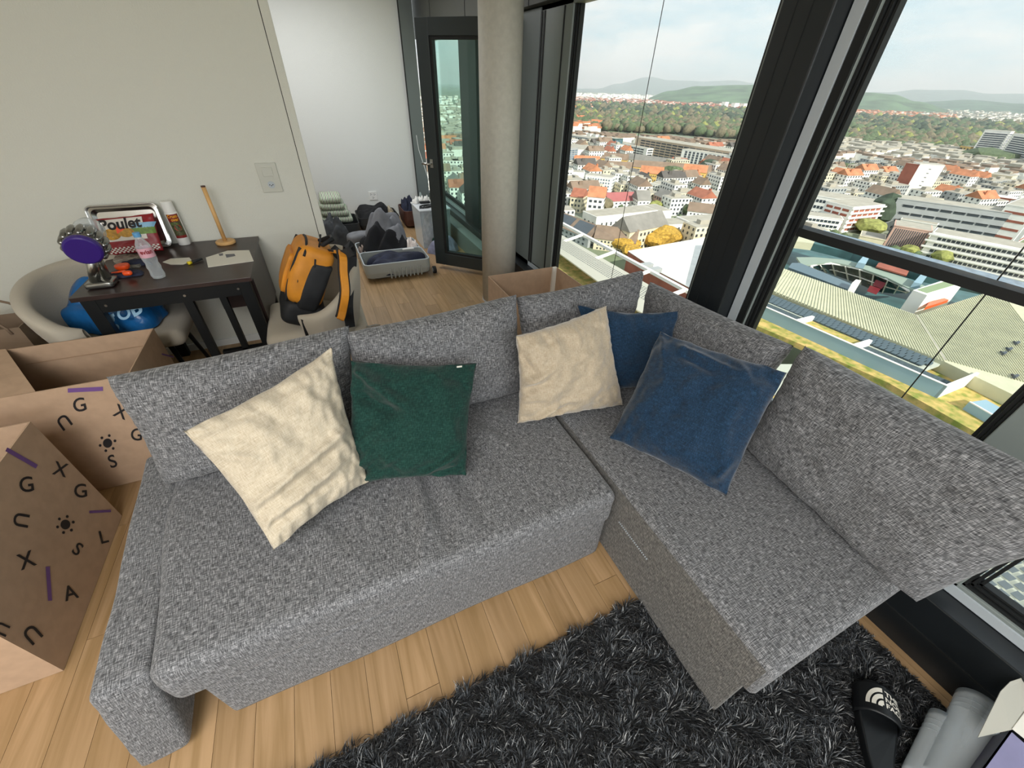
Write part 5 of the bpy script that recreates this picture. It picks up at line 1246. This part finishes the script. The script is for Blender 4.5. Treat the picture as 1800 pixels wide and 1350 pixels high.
# lower wall section at the right, same painted blue shade
q0, q1 = Zp(1703, 707, RZ - 1), Zp(1775, 748, RZ - 1); un = (q1 - q0).normalized(); nv2 = Vector((-un.y, un.x, 0)); nv2 = nv2 if nv2.x > 0 else -nv2
MB().prism([(p.x, p.y) for p in (q0, q1 + un * 20, q1 + un * 20 + nv2 * 5, q0 + nv2 * 5)], RZ - 5, RZ - 1).build('low_wall', M['shade_blue'], pod)
MB().prism([(p.x, p.y) for p in (q0, q1 + un * 20, q1 + un * 20 + nv2 * .4, q0 + nv2 * .4)], RZ - 1, RZ - .8).build('coping', M['f_white'], pod)
# left: walkway grating, steel frame, warehouse
gr = thing('roof_walkway', 'diagonal perforated walkway beside dry yellow sedum and white steel beams below the left pane', 'walkway', (95, 130, GZ))
M['grate'] = mat('pale_grating', '#b7b3a4', .7)
slabpx('grating', ((960, 396), (968, 402), (1245, 560), (1225, 600), (1120, 545), (960, 428)), RZ, .4, M['grate'], gr)
hm = MB()
pa, pb2, pc = Zp(962, 404, RZ), Zp(1230, 560, RZ), Zp(962, 424, RZ)
ga, gb = (pb2 - pa), (pc - pa); gb = gb - ga.normalized() * gb.dot(ga.normalized())
na_ = 84
for i in range(na_):
    for j in range(7):
        q = pa + ga * ((i + (.5 if j % 2 else 0)) / na_) + gb * ((j + .4) / 7.4)
        d1 = ga.normalized() * (ga.length / na_ * .33); d2 = gb.normalized() * (gb.length / 7.4 * .28); zz = Vector((0, 0, .06))
        hm.add([q - d1 + zz, q - d2 + zz, q + d1 + zz, q + d2 + zz], [(0, 1, 2, 3)])
hm.build('grating_hole', M['f_dark'], gr)['kind'] = 'stuff'
def beam(a, b, z, w, h_): 
    A, B = Zp(a[0], a[1], z), Zp(b[0], b[1], z); MB().bar(A, B, w, h_).build('steel_beam', M['f_white'], gr)
beam((950, 372), (1260, 540), RZ, 1.3, 1.0)
for t_ in (0.06, .24, .42, .62, .82, 1.0):
    a = (950 + 310 * t_, 372 + 168 * t_); beam(a, (a[0] - 32, a[1] + 12), RZ, 1.5, .5)
wh = thing('warehouse', 'low white roofed warehouse with brick walls below the left pane', 'building', (170, 140, GZ))
wz = -64.0
wq = [Zp(1104, 441, wz), Zp(1290, 408, wz), Zp(1290, 560, wz), Zp(1218, 508, wz), Zp(1160, 478, wz)]
MB().prism([(p.x, p.y) for p in wq], GZ, wz - .3).build('brick_wall', M['f_brick'], wh)
MB().prism([(p.x, p.y) for p in wq], wz - .3, wz).build('flat_roof', M['f_white'], wh)
for (a, b) in ((1135, 470), (1150, 478)): q = Zp(a, b, wz); MB().box(q + Vector((0, 0, .8)), (6, 3, 2)).build('roof_hatch', M['f_grey'], wh)
occupied += [(170, 145, 46), (200, 130, 30)]
# ---- named blocks, left pane
BL = building
BL('long beige car park with stacked open decks before the forest', (1113, 268), (1300, 305), 241, 30, 6, 16, 'f_beige', 'f_win', .86, .52, indiv=False)
BL('dark and white striped apartment slab in front of the beige car park', (1193, 288), (1272, 301), 262, 14, 6, 10, 'f_white', 'f_dark', .55, .8)
BL('white gabled block end right of the striped slab', (1272, 301), (1292, 306), 268, 20, 5, 3, 'f_white', 'f_win', .4, .4)
BL('row of grey offices at the left before the forest', (984, 252), (1045, 262), 236, 22, 4, 12, 'f_grey', 'f_win', .6, .6)
BL('white office with ribbon windows behind the long red roofs', (1058, 258), (1135, 275), 246, 22, 3, 12, 'f_white', 'f_win', .9, .5)
BL('green glass office left of the white ribbon office', (1058, 262), (1078, 266), 241, 16, 5, 4, 'f_teal', 'f_winb', .7, .6)
BL('dark office with white bands left of the centre', (1041, 275), (1066, 279), 264, 18, 3, 5, 'f_grey', 'f_win', .9, .5)
BL('broad white low hall at the left edge of the view', (984, 280), (1040, 282), 262, 60, 0, 0, 'f_white')
BL('grey glazed tower cut by the window frame at left', (978, 292), (996, 296), 258, 16, 9, 4, 'f_grey', 'f_winb', .8, .6)
for i_, (pl_, pr_, tp_, rf, wl_, lb) in enumerate(((((1008, 296)), (1052, 298), 284, 'r_orange', 'f_white', 'orange roofed villa at the left of the old quarter'),
        ((1055, 290), (1100, 294), 278, 'r_brown', 'f_yellow', 'yellow facade with long brown roof'), ((1095, 288), (1170, 300), 278, 'r_grey', 'f_white', 'long grey roofed terrace in the old quarter'),
        ((1055, 305), (1140, 310), 294, 'r_brown', 'f_cream', 'brown roofed terrace below the yellow facade'), ((1110, 308), (1245, 318), 293, 'r_brown', 'f_yellow', 'very long brown roofed terrace with dormers'),
        ((1122, 318), (1160, 322), 303, 'r_orange', 'f_yellow', 'yellow and orange terrace end'), ((1196, 318), (1236, 322), 300, 'r_orange', 'f_yellow', 'bright yellow house beside the round trees'),
        ((1176, 296), (1200, 299), 286, 'r_red', 'f_white', 'red roofed house in front of the car park'))):
    BL(lb, pl_, pr_, tp_, 12, 2, 10, wl_, 'f_win', .4, .4, roof=rf, gable=6, name='terrace')
BL('white slab with square windows at the left frame', (981, 333), (1004, 334), 299, 12, 6, 5, 'f_white', 'f_win', .5, .45)
BL('blank white fire wall block beside the slab', (1003, 334), (1024, 335), 303, 12, 0, 0, 'f_white')
BL('pale apartment block with blue balconies', (1026, 336), (1072, 342), 308, 14, 5, 9, 'f_white', 'f_winb', .5, .5)
BL('white house with dark square windows in the centre of the left pane', (1138, 345), (1165, 350), 322, 16, 4, 6, 'f_white', 'f_win', .5, .5)
BL('yellow house with arched balconies', (1190, 352), (1218, 356), 335, 14, 3, 5, 'f_yellow', 'f_win', .6, .5)
BL('grey ribbon windowed school block at the right of the left pane', (1215, 350), (1275, 368), 334, 18, 3, 8, 'f_grey', 'f_win', .95, .45)
BL('white apartment house with orange roof and balconies', (1028, 385), (1056, 388), 345, 12, 4, 3, 'f_white', 'f_win', .6, .45, roof='r_orange', gable=6)
BL('cream house with terracotta roof at the left', (1000, 372), (1020, 375), 345, 14, 3, 3, 'f_cream', 'f_win', .5, .45, roof='r_red', gable=5)
BL('white house with bright crimson roof', (1068, 368), (1116, 366), 354, 15, 2, 6, 'f_white', 'f_win', .4, .4, roof='r_crimson', gable=5)
BL('grey roofed house right of the crimson roof', (1118, 372), (1140, 372), 352, 14, 3, 3, 'f_white', 'f_win', .4, .4, roof='r_grey', gable=6)
BL('long white blank walled hall in the middle of the left pane', (1045, 408), (1150, 395), 382, 16, 1, 12, 'f_white', 'f_win', .3, .25, roof='r_flat')
BL('white hall right of the blank walled hall', (1136, 392), (1178, 388), 374, 20, 0, 0, 'f_white')
BL('brown roofed terrace at the right edge of the left pane', (1205, 385), (1262, 392), 370, 14, 2, 8, 'f_white', 'f_win', .4, .4, roof='r_brown', gable=5)
bt_, Wt_, Lt_, Ht_ = BL('house with two dark solar arrays on its brown roof at the left', (968, 408), (1032, 436), 392, 16, 2, 8, 'f_grey', 'f_win', .4, .4, roof='r_brown', gable=6)
for k in (0, 1):
    MB().slab([Wt_(Lt_ * (.06 + .47 * k), .5, Ht_ + .9), Wt_(Lt_ * (.44 + .47 * k), .5, Ht_ + .9), Wt_(Lt_ * (.44 + .47 * k), 7, Ht_ + 5.7), Wt_(Lt_ * (.06 + .47 * k), 7, Ht_ + 5.7)], .2).build('solar_array', M['f_dark'], bt_)
BL('long brown roofed block with cream walls above the walkway', (1042, 438), (1112, 448), 418, 13, 3, 10, 'f_cream', 'f_win', .45, .45, roof='r_brown', gable=6)
BL('grey mansard roofed block right of the long brown one', (1100, 445), (1165, 430), 408, 14, 3, 9, 'f_cream', 'f_win', .45, .45, roof='r_grey', gable=7)
BL('white apartment house with flat roof terrace', (1160, 428), (1212, 425), 396, 14, 4, 7, 'f_white', 'f_win', .5, .45)
BL('white block with turquoise shutters near the black post', (1208, 427), (1290, 420), 392, 16, 4, 9, 'f_white', 'f_win', .45, .45)
# ---- right pane
BL('white terraced block with long window rows', (1392, 372), (1530, 398), 338, 26, 3, 20, 'f_white', 'f_win', .75, .45, indiv=False)
BL('white block with stepped orange balconies', (1478, 408), (1532, 402), 362, 20, 5, 5, 'f_white', 'f_brick', .8, .5, bands=1.2)
BL('low apartment row with red spandrels', (1395, 402), (1470, 412), 376, 14, 3, 10, 'f_white', 'f_win', .8, .5)
BL('white rooftop block behind the terraced block', (1428, 340), (1500, 350), 326, 20, 2, 10, 'f_white', 'f_win', .6, .5)
btw = BL('tall white tower with brick flank', (1583, 348), (1624, 352), 285, 16, 8, 1, 'f_white', 'f_win', .1, .15, side=False)
P0_ = Zp(1561, 346, GZ)
BL('brick flank of the tall white tower', (1561, 344), (1583, 348), 284, 4, 0, 0, 'f_brick')
BL('tall chimney mast beside the window frame', (1413, 345), (1416, 345), 277, 2.4, 0, 0, 'f_white', name='chimney', side=False)
BL('large grey office with grid of white panels', (1548, 402), (1778, 440), 345, 18, 4, 9, 'f_grey', 'f_win', .86, .36, indiv=True, roof='r_flat')
BL('brick and white wing at the right edge', (1768, 440), (1835, 400), 360, 14, 5, 6, 'f_white', 'f_brick', .95, .3)
BL('beige block with vertical fins in front of the grid office', (1549, 436), (1612, 448), 393, 18, 1, 15, 'f_pink', 'f_dark', .42, .96)
BL('white penthouse behind the fins', (1570, 408), (1632, 420), 383, 14, 1, 8, 'f_white', 'f_win', .4, .5)
BL('long white terraced office with dark glazing at right', (1612, 452), (1830, 500), 404, 16, 4, 22, 'f_white', 'f_win', .78, .42, indiv=False, bands=1.5)
BL('flat pale pavilion left of the fins', (1505, 428), (1548, 436), 414, 16, 0, 0, 'f_cream')
BL('curved red drum building', (1716, 362), (1785, 372), 342, 16, 0, 0, 'f_brick', roof='f_white')
BL('red walled hall with blue door behind the grid office', (1600, 350), (1680, 362), 338, 22, 0, 0, 'f_brick')
BL('beige church block with few square windows', (1722, 330), (1762, 336), 304, 16, 3, 4, 'f_cream', 'f_win', .3, .35)
BL('beige office right of the church block', (1765, 336), (1830, 345), 316, 18, 3, 7, 'f_cream', 'f_win', .5, .4)
BL('tall residential slab with white balcony bands', (1694, 287), (1737, 292), 226, 18, 16, 4, 'f_white', 'f_dark', .98, .6, side=True)
BL('second residential slab with white balcony bands', (1742, 294), (1790, 306), 232, 18, 16, 4, 'f_white', 'f_dark', .98, .6)
BL('third residential slab cut by the frame', (1790, 310), (1835, 318), 240, 18, 15, 4, 'f_white', 'f_dark', .98, .6)
BL('orange block left of the residential slabs', (1672, 283), (1690, 286), 255, 16, 6, 3, 'f_yellow', 'f_win', .5, .5)
BL('three white towers far behind the forest', (1271, 195), (1277, 195), 179, 20, 0, 0, 'f_white', name='tower'); BL('middle white tower of the far three', (1288, 196), (1296, 196), 181, 20, 0, 0, 'f_white', name='tower'); BL('right white tower of the far three', (1304, 197), (1314, 197), 182, 20, 0, 0, 'f_white', name='tower')
# ---- trees as things
def blob(c, r, h, seed, sub=2):
    bm = bmesh.new(); bmesh.ops.create_icosphere(bm, subdivisions=sub, radius=1)
    for v in bm.verts:
        k = 1 + .28 * noise.noise(v.co * 1.7 + Vector((seed, seed, 0))) + .15 * noise.noise(v.co * 4 + Vector((seed, 0, 0)))
        v.co = Vector((c[0] + v.co.x * r * k, c[1] + v.co.y * r * k, c[2] + h * .55 + v.co.z * h * .48 * k))
    me = bpy.data.meshes.new('crown'); bm.to_mesh(me); bm.free(); return me
def tree(px, py, r, h, m_, label):
    q = Zp(px, py, GZ); t = thing('tree', label, 'tree', tuple(q), 'trees between the houses')
    link(blob(q, r, h, px), 'crown', M[m_], t, smooth=False); MB().cyl(q, q + Vector((0, 0, h * .3)), .35, n=6).build('trunk', M['t_brn'], t)
for a in ((1095, 440, 9, 9, 't_yel', 'golden autumn tree behind the white beams'), (1108, 452, 6, 7, 't_yel', 'small golden tree beside the warehouse'), (1162, 432, 11, 12, 't_yel', 'large golden tree in front of the white apartment house'), (1150, 436, 8, 10, 't_yel', 'golden tree left of the large one'),
          (1180, 318, 13, 14, 't_green', 'round dark green tree pair below the long terrace'), (1166, 318, 9, 11, 't_brn', 'brownish tree left of the round pair'), (1245, 312, 15, 17, 't_dark', 'big dark green tree beside the yellow house'), (1259, 312, 9, 12, 't_green', 'lighter tree right of the big dark one'),
          (1062, 372, 6, 10, 't_brn', 'rust coloured tree beside the crimson roof'), (1150, 372, 6, 8, 't_lime', 'lime green tree right of the white hall'), (1115, 392, 5, 6, 't_green', 'small tree on the white hall court'), (1212, 380, 7, 9, 't_green', 'green tree before the brown terrace'),
          (1537, 398, 9, 22, 't_dark', 'tall dark poplar beside the stepped balconies'), (1522, 410, 10, 9, 't_lime', 'lime tree in front of the stepped block'), (1448, 405, 5, 8, 't_lime', 'young yellow green tree before the low row'), (1720, 296, 32, 26, 't_green', 'wide green tree group before the slabs'),
          (1640, 320, 9, 9, 't_lime', 'tree right of the white tower'), (1662, 445, 5, 8, 't_lime', 'tree before the terraced office'), (1650, 462, 5, 7, 't_lime', 'lower tree before the terraced office'), (1593, 449, 5, 6, 't_lime', 'small tree before the fins'), (1720, 470, 5, 6, 't_lime', 'tree on the office terrace'),
          (1045, 300, 8, 8, 't_green', 'tree before the dark office'), (1050, 262, 14, 10, 't_lime', 'yellow green tree beside the green office'), (1003, 300, 7, 9, 't_dark', 'dark tree left of the orange villa'), (1450, 302, 10, 10, 't_dark', 'dark tree by the railway at left'), (1490, 300, 14, 10, 't_green', 'trees behind the roofs'), (1560, 300, 12, 10, 't_dark', 'dark tree left of the white tower')):
    tree(*a)
# ---- remaining houses of the quarters, each a thing of its own
def free(x, y, r): return all((x - a) ** 2 + (y - b) ** 2 > (c * .72 + r) ** 2 for a, b, c in occupied)
def pixel_of(x, y, z):
    v = Vector((x, y, z)) - CAMP; k = R.transposed() @ v; return CX + F * k.x / -k.z, CY - F * k.y / -k.z
protos = {}
def house_proto(wl_, rf, w, d, h_, gb, key):
    if key in protos: return protos[key]
    a = MB().bx(-w / 2, w / 2, -d / 2, d / 2, 0, h_).mesh('wall'); a.materials.append(M[wl_])
    r = MB()
    if gb: r.add([(-w / 2 - .5, -d / 2 - .5, h_), (w / 2 + .5, -d / 2 - .5, h_), (w / 2 + .5, d / 2 + .5, h_), (-w / 2 - .5, d / 2 + .5, h_), (-w / 2 - .5, 0, h_ + gb), (w / 2 + .5, 0, h_ + gb)], [(0, 1, 5, 4), (2, 3, 4, 5), (1, 2, 5), (3, 0, 4), (3, 2, 1, 0)]).bx(-w * .25, -w * .12, -d * .3, -d * .22, h_, h_ + gb + .5)
    else: r.bx(-w / 2 + .3, w / 2 - .3, -d / 2 + .3, d / 2 - .3, h_ + .01, h_ + .3).bx(-w * .2, w * .1, -d * .1, d * .2, h_ + .3, h_ + 2.6)
    b = r.mesh('roof'); b.materials.append(M[rf])
    wn = MB(); fl_n = int(h_ / 3)
    for f in range(fl_n):
        z = f * 3 + .9
        for s in (-1, 1):
            for k in range(int(w / 3)): x = -w / 2 + (k + .5) * w / int(w / 3); wn.bx(x - .7, x + .7, s * d / 2 - .12, s * d / 2 + .12, z, z + 1.5)
            for k in range(int(d / 3.5)): y = -d / 2 + (k + .5) * d / int(d / 3.5); wn.bx(s * w / 2 - .12, s * w / 2 + .12, y - .6, y + .6, z, z + 1.5)
    c = wn.mesh('windows'); c.materials.append(M['f_win'])
    protos[key] = (a, b, c); return protos[key]
kinds = [('f_white', 'r_red', 'white house with red tiled roof'), ('f_white', 'r_brown', 'white house with brown roof'), ('f_cream', 'r_brown', 'cream house with brown roof'), ('f_white', 'r_flat', 'white flat roofed house'),
         ('f_yellow', 'r_orange', 'yellow house with orange roof'), ('f_cream', 'r_flat', 'cream flat roofed block'), ('f_pink', 'r_grey', 'pinkish house with grey roof'), ('f_grey', 'r_flat', 'grey flat roofed block'), ('f_white', 'r_dark', 'white house with dark roof'), ('f_white', 'r_orange', 'white house with orange roof')]
cand = []
for ring in range(0, 64):
    for row in range(0, 60):
        x = 105 + ring * 18.5; y = -20 + row * 17.5
        x += RN.uniform(-2.5, 2.5); y += RN.uniform(-2.5, 2.5)
        if row % 3 == 2 and ring % 2: x += 6
        d_ = math.hypot(x, y)
        if d_ < 235 or d_ > 860: continue
        px, py = pixel_of(x, y, GZ + 5)
        okl = (965 < px < 1330 or 745 < px < 850) and py < 470; okr = 1385 < px < 1830 and 275 < py < 420
        if not (okl or okr): continue
        if ring % 4 == 3 and RN.random() < .75: continue
        if okr and RN.random() < .25: continue
        if not free(x, y, 7): continue
        k = RN.choice([0, 1, 1, 3, 3, 3, 3, 5, 5, 8, 9, 6] if okl else [3, 3, 3, 5, 5, 7, 1, 9]); wl_, rf, lb = kinds[k]
        w, d, h_ = RN.choice(((16, 11, 12), (20, 12, 15), (13, 11, 9), (18, 13, 12), (24, 12, 12))); gb = 0 if 'flat' in lb else 5
        a, b, c = house_proto(wl_, rf, w, d, h_, gb, (k, w, h_))
        zone = 'left pane' if okl else 'right pane'; dist = 'near' if d_ < 400 else ('middle' if d_ < 600 else 'far')
        cand.append((d_, x, y, k, lb, (a, b, c), 'left pane' if px > 900 else 'open casement' if okl else 'right pane', px, RN.choice((0, PI / 2, 0)) - math.radians(9) + RN.uniform(-.05, .05)) if okl else (d_, x, y, k, lb, (a, b, c), 'right pane', px, RN.choice((0, PI / 2, 0)) - math.radians(9)))
cand.sort(key=lambda c: c[0])
far_ = MB()
for i_, (d_, x, y, k, lb, mm3, zone, px, rot) in enumerate(cand):
    if i_ >= 290:
        w, d, h_ = 17, 12, 12; far_.box((x, y, GZ + h_ / 2), (w, d, h_), rot, None, 0); far_.box((x, y, GZ + h_ + 1.2), (w * .9, d * .8, 2.4), rot, None, 1); continue
    if zone == 'left pane': third = 'left' if px < 1080 else ('middle' if px < 1190 else 'right')
    elif zone == 'right pane': third = 'left' if px < 1530 else ('middle' if px < 1670 else 'right')
    else: third = 'middle'
    dist = 'nearest' if d_ < 300 else ('nearer' if d_ < 400 else ('middle' if d_ < 520 else 'farther'))
    t = bpy.data.objects.new('house', None); COL.objects.link(t); t.location = (x, y, GZ); t.rotation_euler = (0, 0, rot); t.empty_display_size = 1
    prop(t, '%s, %s rows, %s of the %s' % (lb, dist, third, zone), 'house', 'houses in the %s rows, %s of the %s' % (dist, third, zone))
    for me, nm in zip(mm3, ('wall', 'roof', 'windows')):
        o = bpy.data.objects.new(nm, me); COL.objects.link(o); o.parent = t
        if nm == 'windows': o['kind'] = 'stuff'
o = far_.build('rear_houses', [M['f_white'], M['r_brown']]); o['kind'] = 'stuff'; prop(o, 'remaining white and brown roofed houses in front of the forest', 'houses')
print('houses', len(cand))
# ---- far stuff: forest, distant settlement, small greenery
def polar(px, d):
    r = ray((px, 170)); a = math.hypot(r.x, r.y); return r.x / a * d, r.y / a * d
ico = bmesh.new(); bmesh.ops.create_icosphere(ico, subdivisions=1, radius=1); IV = np.array([v.co[:] for v in ico.verts]); IF = np.array([[v.index for v in f.verts] for f in ico.faces]); ico.free()
def scatter(name, pts, m_, label, cat):
    """pts: n x 5 (x, y, z, r, h)"""
    n = len(pts); V = IV[None] * np.stack([pts[:, 3], pts[:, 3], pts[:, 4] * .5], 1)[:, None]; V *= (1 + .25 * rnd.normal(size=(n, len(IV), 1)).clip(-1, 1))
    V += np.stack([pts[:, 0], pts[:, 1], pts[:, 2] + pts[:, 4] * .5], 1)[:, None]
    V = V.reshape(-1, 3); Fc = (IF[None] + np.arange(n)[:, None, None] * len(IV)).reshape(-1)
    me = bpy.data.meshes.new(name); me.vertices.add(len(V)); me.vertices.foreach_set('co', V.astype(np.float32).ravel()); nf = len(Fc) // 3
    me.loops.add(len(Fc)); me.loops.foreach_set('vertex_index', Fc.astype(np.int32)); me.polygons.add(nf); me.polygons.foreach_set('loop_start', (np.arange(nf) * 3).astype(np.int32)); me.polygons.foreach_set('loop_total', np.full(nf, 3, np.int32)); me.update(); me.validate()
    me.materials.append(M[m_]); o = bpy.data.objects.new(name, me); COL.objects.link(o); o['kind'] = 'stuff'; prop(o, label, cat); return o
def field(n, px0, px1, d0, d1, r, h, hz=0):
    out = []
    for _ in range(n):
        px = RN.uniform(px0, px1); d = 1 / RN.uniform(1 / d1, 1 / d0); x, y = polar(px, d); s = RN.uniform(.75, 1.35) * (d / 1000) ** .35
        out.append((x, y, GZ + hz, r * s, h * s))
    return np.array(out)
for m_, n_, lab in (('t_green', 2600, 'green crowns of the river forest behind the town'), ('t_brn', 2400, 'brownish autumn crowns of the river forest'), ('t_dark', 1700, 'dark conifers of the river forest'), ('t_lime', 420, 'yellow green crowns in the river forest')):
    scatter('forest', field(n_, 960, 2000, 1060 if m_ != 't_dark' else 1500, 2500, 9, 17), m_, lab, 'forest')
sp = field(900, 960, 2000, 260, 1000, 3.2, 6)
sp = np.array([p for p in sp if free(p[0], p[1], 3)]); scatter('street_trees', sp, 't_green', 'small green trees scattered between the houses', 'trees')
def far_houses(n, px0, px1, d0, d1, cols, label):
    mb = MB()
    for _ in range(n):
        px = RN.uniform(px0, px1); d = 1 / RN.uniform(1 / d1, 1 / d0); x, y = polar(px, d); w = RN.uniform(10, 22) * (1 + d / 6000); h_ = RN.uniform(6, 12) * (1 + d / 6000)
        z = GZ + HZf(x, y); mb.box((x, y, z + h_ / 2), (w, w * .7, h_), RN.uniform(0, 3), None, 0)
        mb.box((x, y, z + h_ + 1.5), (w * .95, w * .62, 3), RN.uniform(0, .1), None, 1)
    o = mb.build('distant_houses', [M[c] for c in cols]); o['kind'] = 'stuff'; prop(o, label, 'houses'); return o
def HZf(x, y): return 2
far_houses(700, 985, 1400, 2500, 3800, ('f_white', 'r_red'), 'red and white houses of the suburb behind the forest, left pane')
far_houses(500, 1430, 1700, 2500, 3600, ('f_white', 'r_orange'), 'red and white houses of the suburb behind the forest, right pane')
far_houses(600, 1000, 1250, 3800, 6500, ('f_white', 'f_white'), 'pale specks of the distant villages, left pane')
far_houses(450, 1560, 1900, 2900, 5200, ('f_white', 'r_flat'), 'pale houses on the slope, right pane')
far_houses(420, 1400, 1900, 830, 1060, ('f_white', 'r_flat'), 'low white houses along the railway, right pane')
far_houses(420, 735, 860, 560, 3200, ('f_white', 'r_flat'), 'pale blocks of the town stretching away, seen through the open casement')
far_houses(160, 985, 1060, 950, 2200, ('f_white', 'r_orange'), 'houses beside the motorway, left pane')
# motorway and railway
for nm, pts, lb in (('motorway', ((978, 238), (1015, 232), (1062, 183), (1048, 183), (978, 218)), 'pale motorway running into the distance at the left'), ('railway_yard', ((1400, 285), (1600, 318), (1700, 325), (1700, 333), (1600, 328), (1400, 294)), 'pale railway viaduct crossing behind the white blocks')):
    P = [Zp(a, b, GZ + 1) for a, b in pts]; o = MB().prism([(p.x, p.y) for p in P], GZ + .6, GZ + 1).build(nm, M['road'], base=(P[0].x, P[0].y, GZ)); prop(o, lb, 'road')
# ---- hills
def ridge(name, label, crest, dist, depth, col, seed, rough=10):
    xs = [c[0] for c in crest]; nu = 140; x0, x1 = xs[0], xs[-1]
    def cy(px):
        for i in range(len(crest) - 1):
            if px <= crest[i + 1][0]: t = (px - xs[i]) / (xs[i + 1] - xs[i]); t = t * t * (3 - 2 * t); return crest[i][1] * (1 - t) + crest[i + 1][1] * t
        return crest[-1][1]
    def fn(u, v):
        px = x0 + (x1 - x0) * u; r = ray((px, cy(px))); a = math.hypot(r.x, r.y); zc = HCAM + r.z / a * dist
        d = dist - depth * (1 - v * 1.6); k = sm(min(1, v * 1.6)) if v < .625 else 1 - .9 * sm((v - .625) / .375)
        x, y = r.x / a * d, r.y / a * d; n_ = noise.fractal(Vector((x, y, seed)) * (6.0 / dist), .8, 2, 4)
        return Vector((x, y, GZ - 4 + (zc - GZ + 4) * k + n_ * rough * k * (1 if v < .6 else .3)))
    o = gridsurf(name, fn, nu, 26, M[col] if isinstance(col, str) and col in M else mat(name + '_cover', col, .95, var=.4, vs=.009), smooth=True, base=tuple(polar((x0 + x1) / 2, dist)) + (GZ,)); prop(o, label, 'hill'); o['kind'] = 'structure'; return o
ridge('hill', 'wooded hill on the right of the left pane', ((1090, 178), (1130, 174), (1180, 160), (1230, 152), (1300, 149), (1380, 147), (1440, 152), (1530, 163), (1570, 166), (1610, 178), (1680, 194), (1740, 200)), 4600, 1500, '#51684a', 3, 14)
ridge('hill', 'low wooded ridge at the right of the right pane', ((1560, 190), (1640, 178), (1700, 175), (1800, 182), (1950, 196)), 6500, 1500, '#4d6450', 9, 14)
ridge('mountain', 'hazy blue mountain in the distance, left pane', ((780, 160), (960, 156), (1050, 156), (1085, 147), (1140, 136), (1175, 142), (1230, 144), (1290, 141), (1330, 146), (1420, 150)), 15000, 4500, '#5a6e62', 21, 45)
ridge('mountain', 'hazy blue mountain in the distance, right pane', ((1420, 158), (1500, 163), (1560, 163), (1620, 158), (1690, 158), (1740, 164), (1790, 164), (1850, 170), (1980, 176)), 14000, 4500, '#5a6e62', 17, 45)
# ---- haze over the plain (starts beyond the near houses)
hz = MB().bx(420, 19000, -12000, 19000, GZ + .5, 420).mesh('haze'); hm_ = bpy.data.materials.new('haze'); hm_.use_nodes = True; t = hm_.node_tree; t.nodes.clear()
vsn = N(t, 'ShaderNodeVolumeScatter'); vsn.inputs['Density'].default_value = .00011; vsn.inputs['Color'].default_value = (.88, .95, 1, 1); vsn.inputs['Anisotropy'].default_value = .0
on = N(t, 'ShaderNodeOutputMaterial'); t.links.new(vsn.outputs[0], on.inputs['Volume'])
hz.materials.append(hm_); ho = bpy.data.objects.new('haze', hz); COL.objects.link(ho); ho['kind'] = 'stuff'; prop(ho, 'bluish haze over the plain and the hills', 'haze')
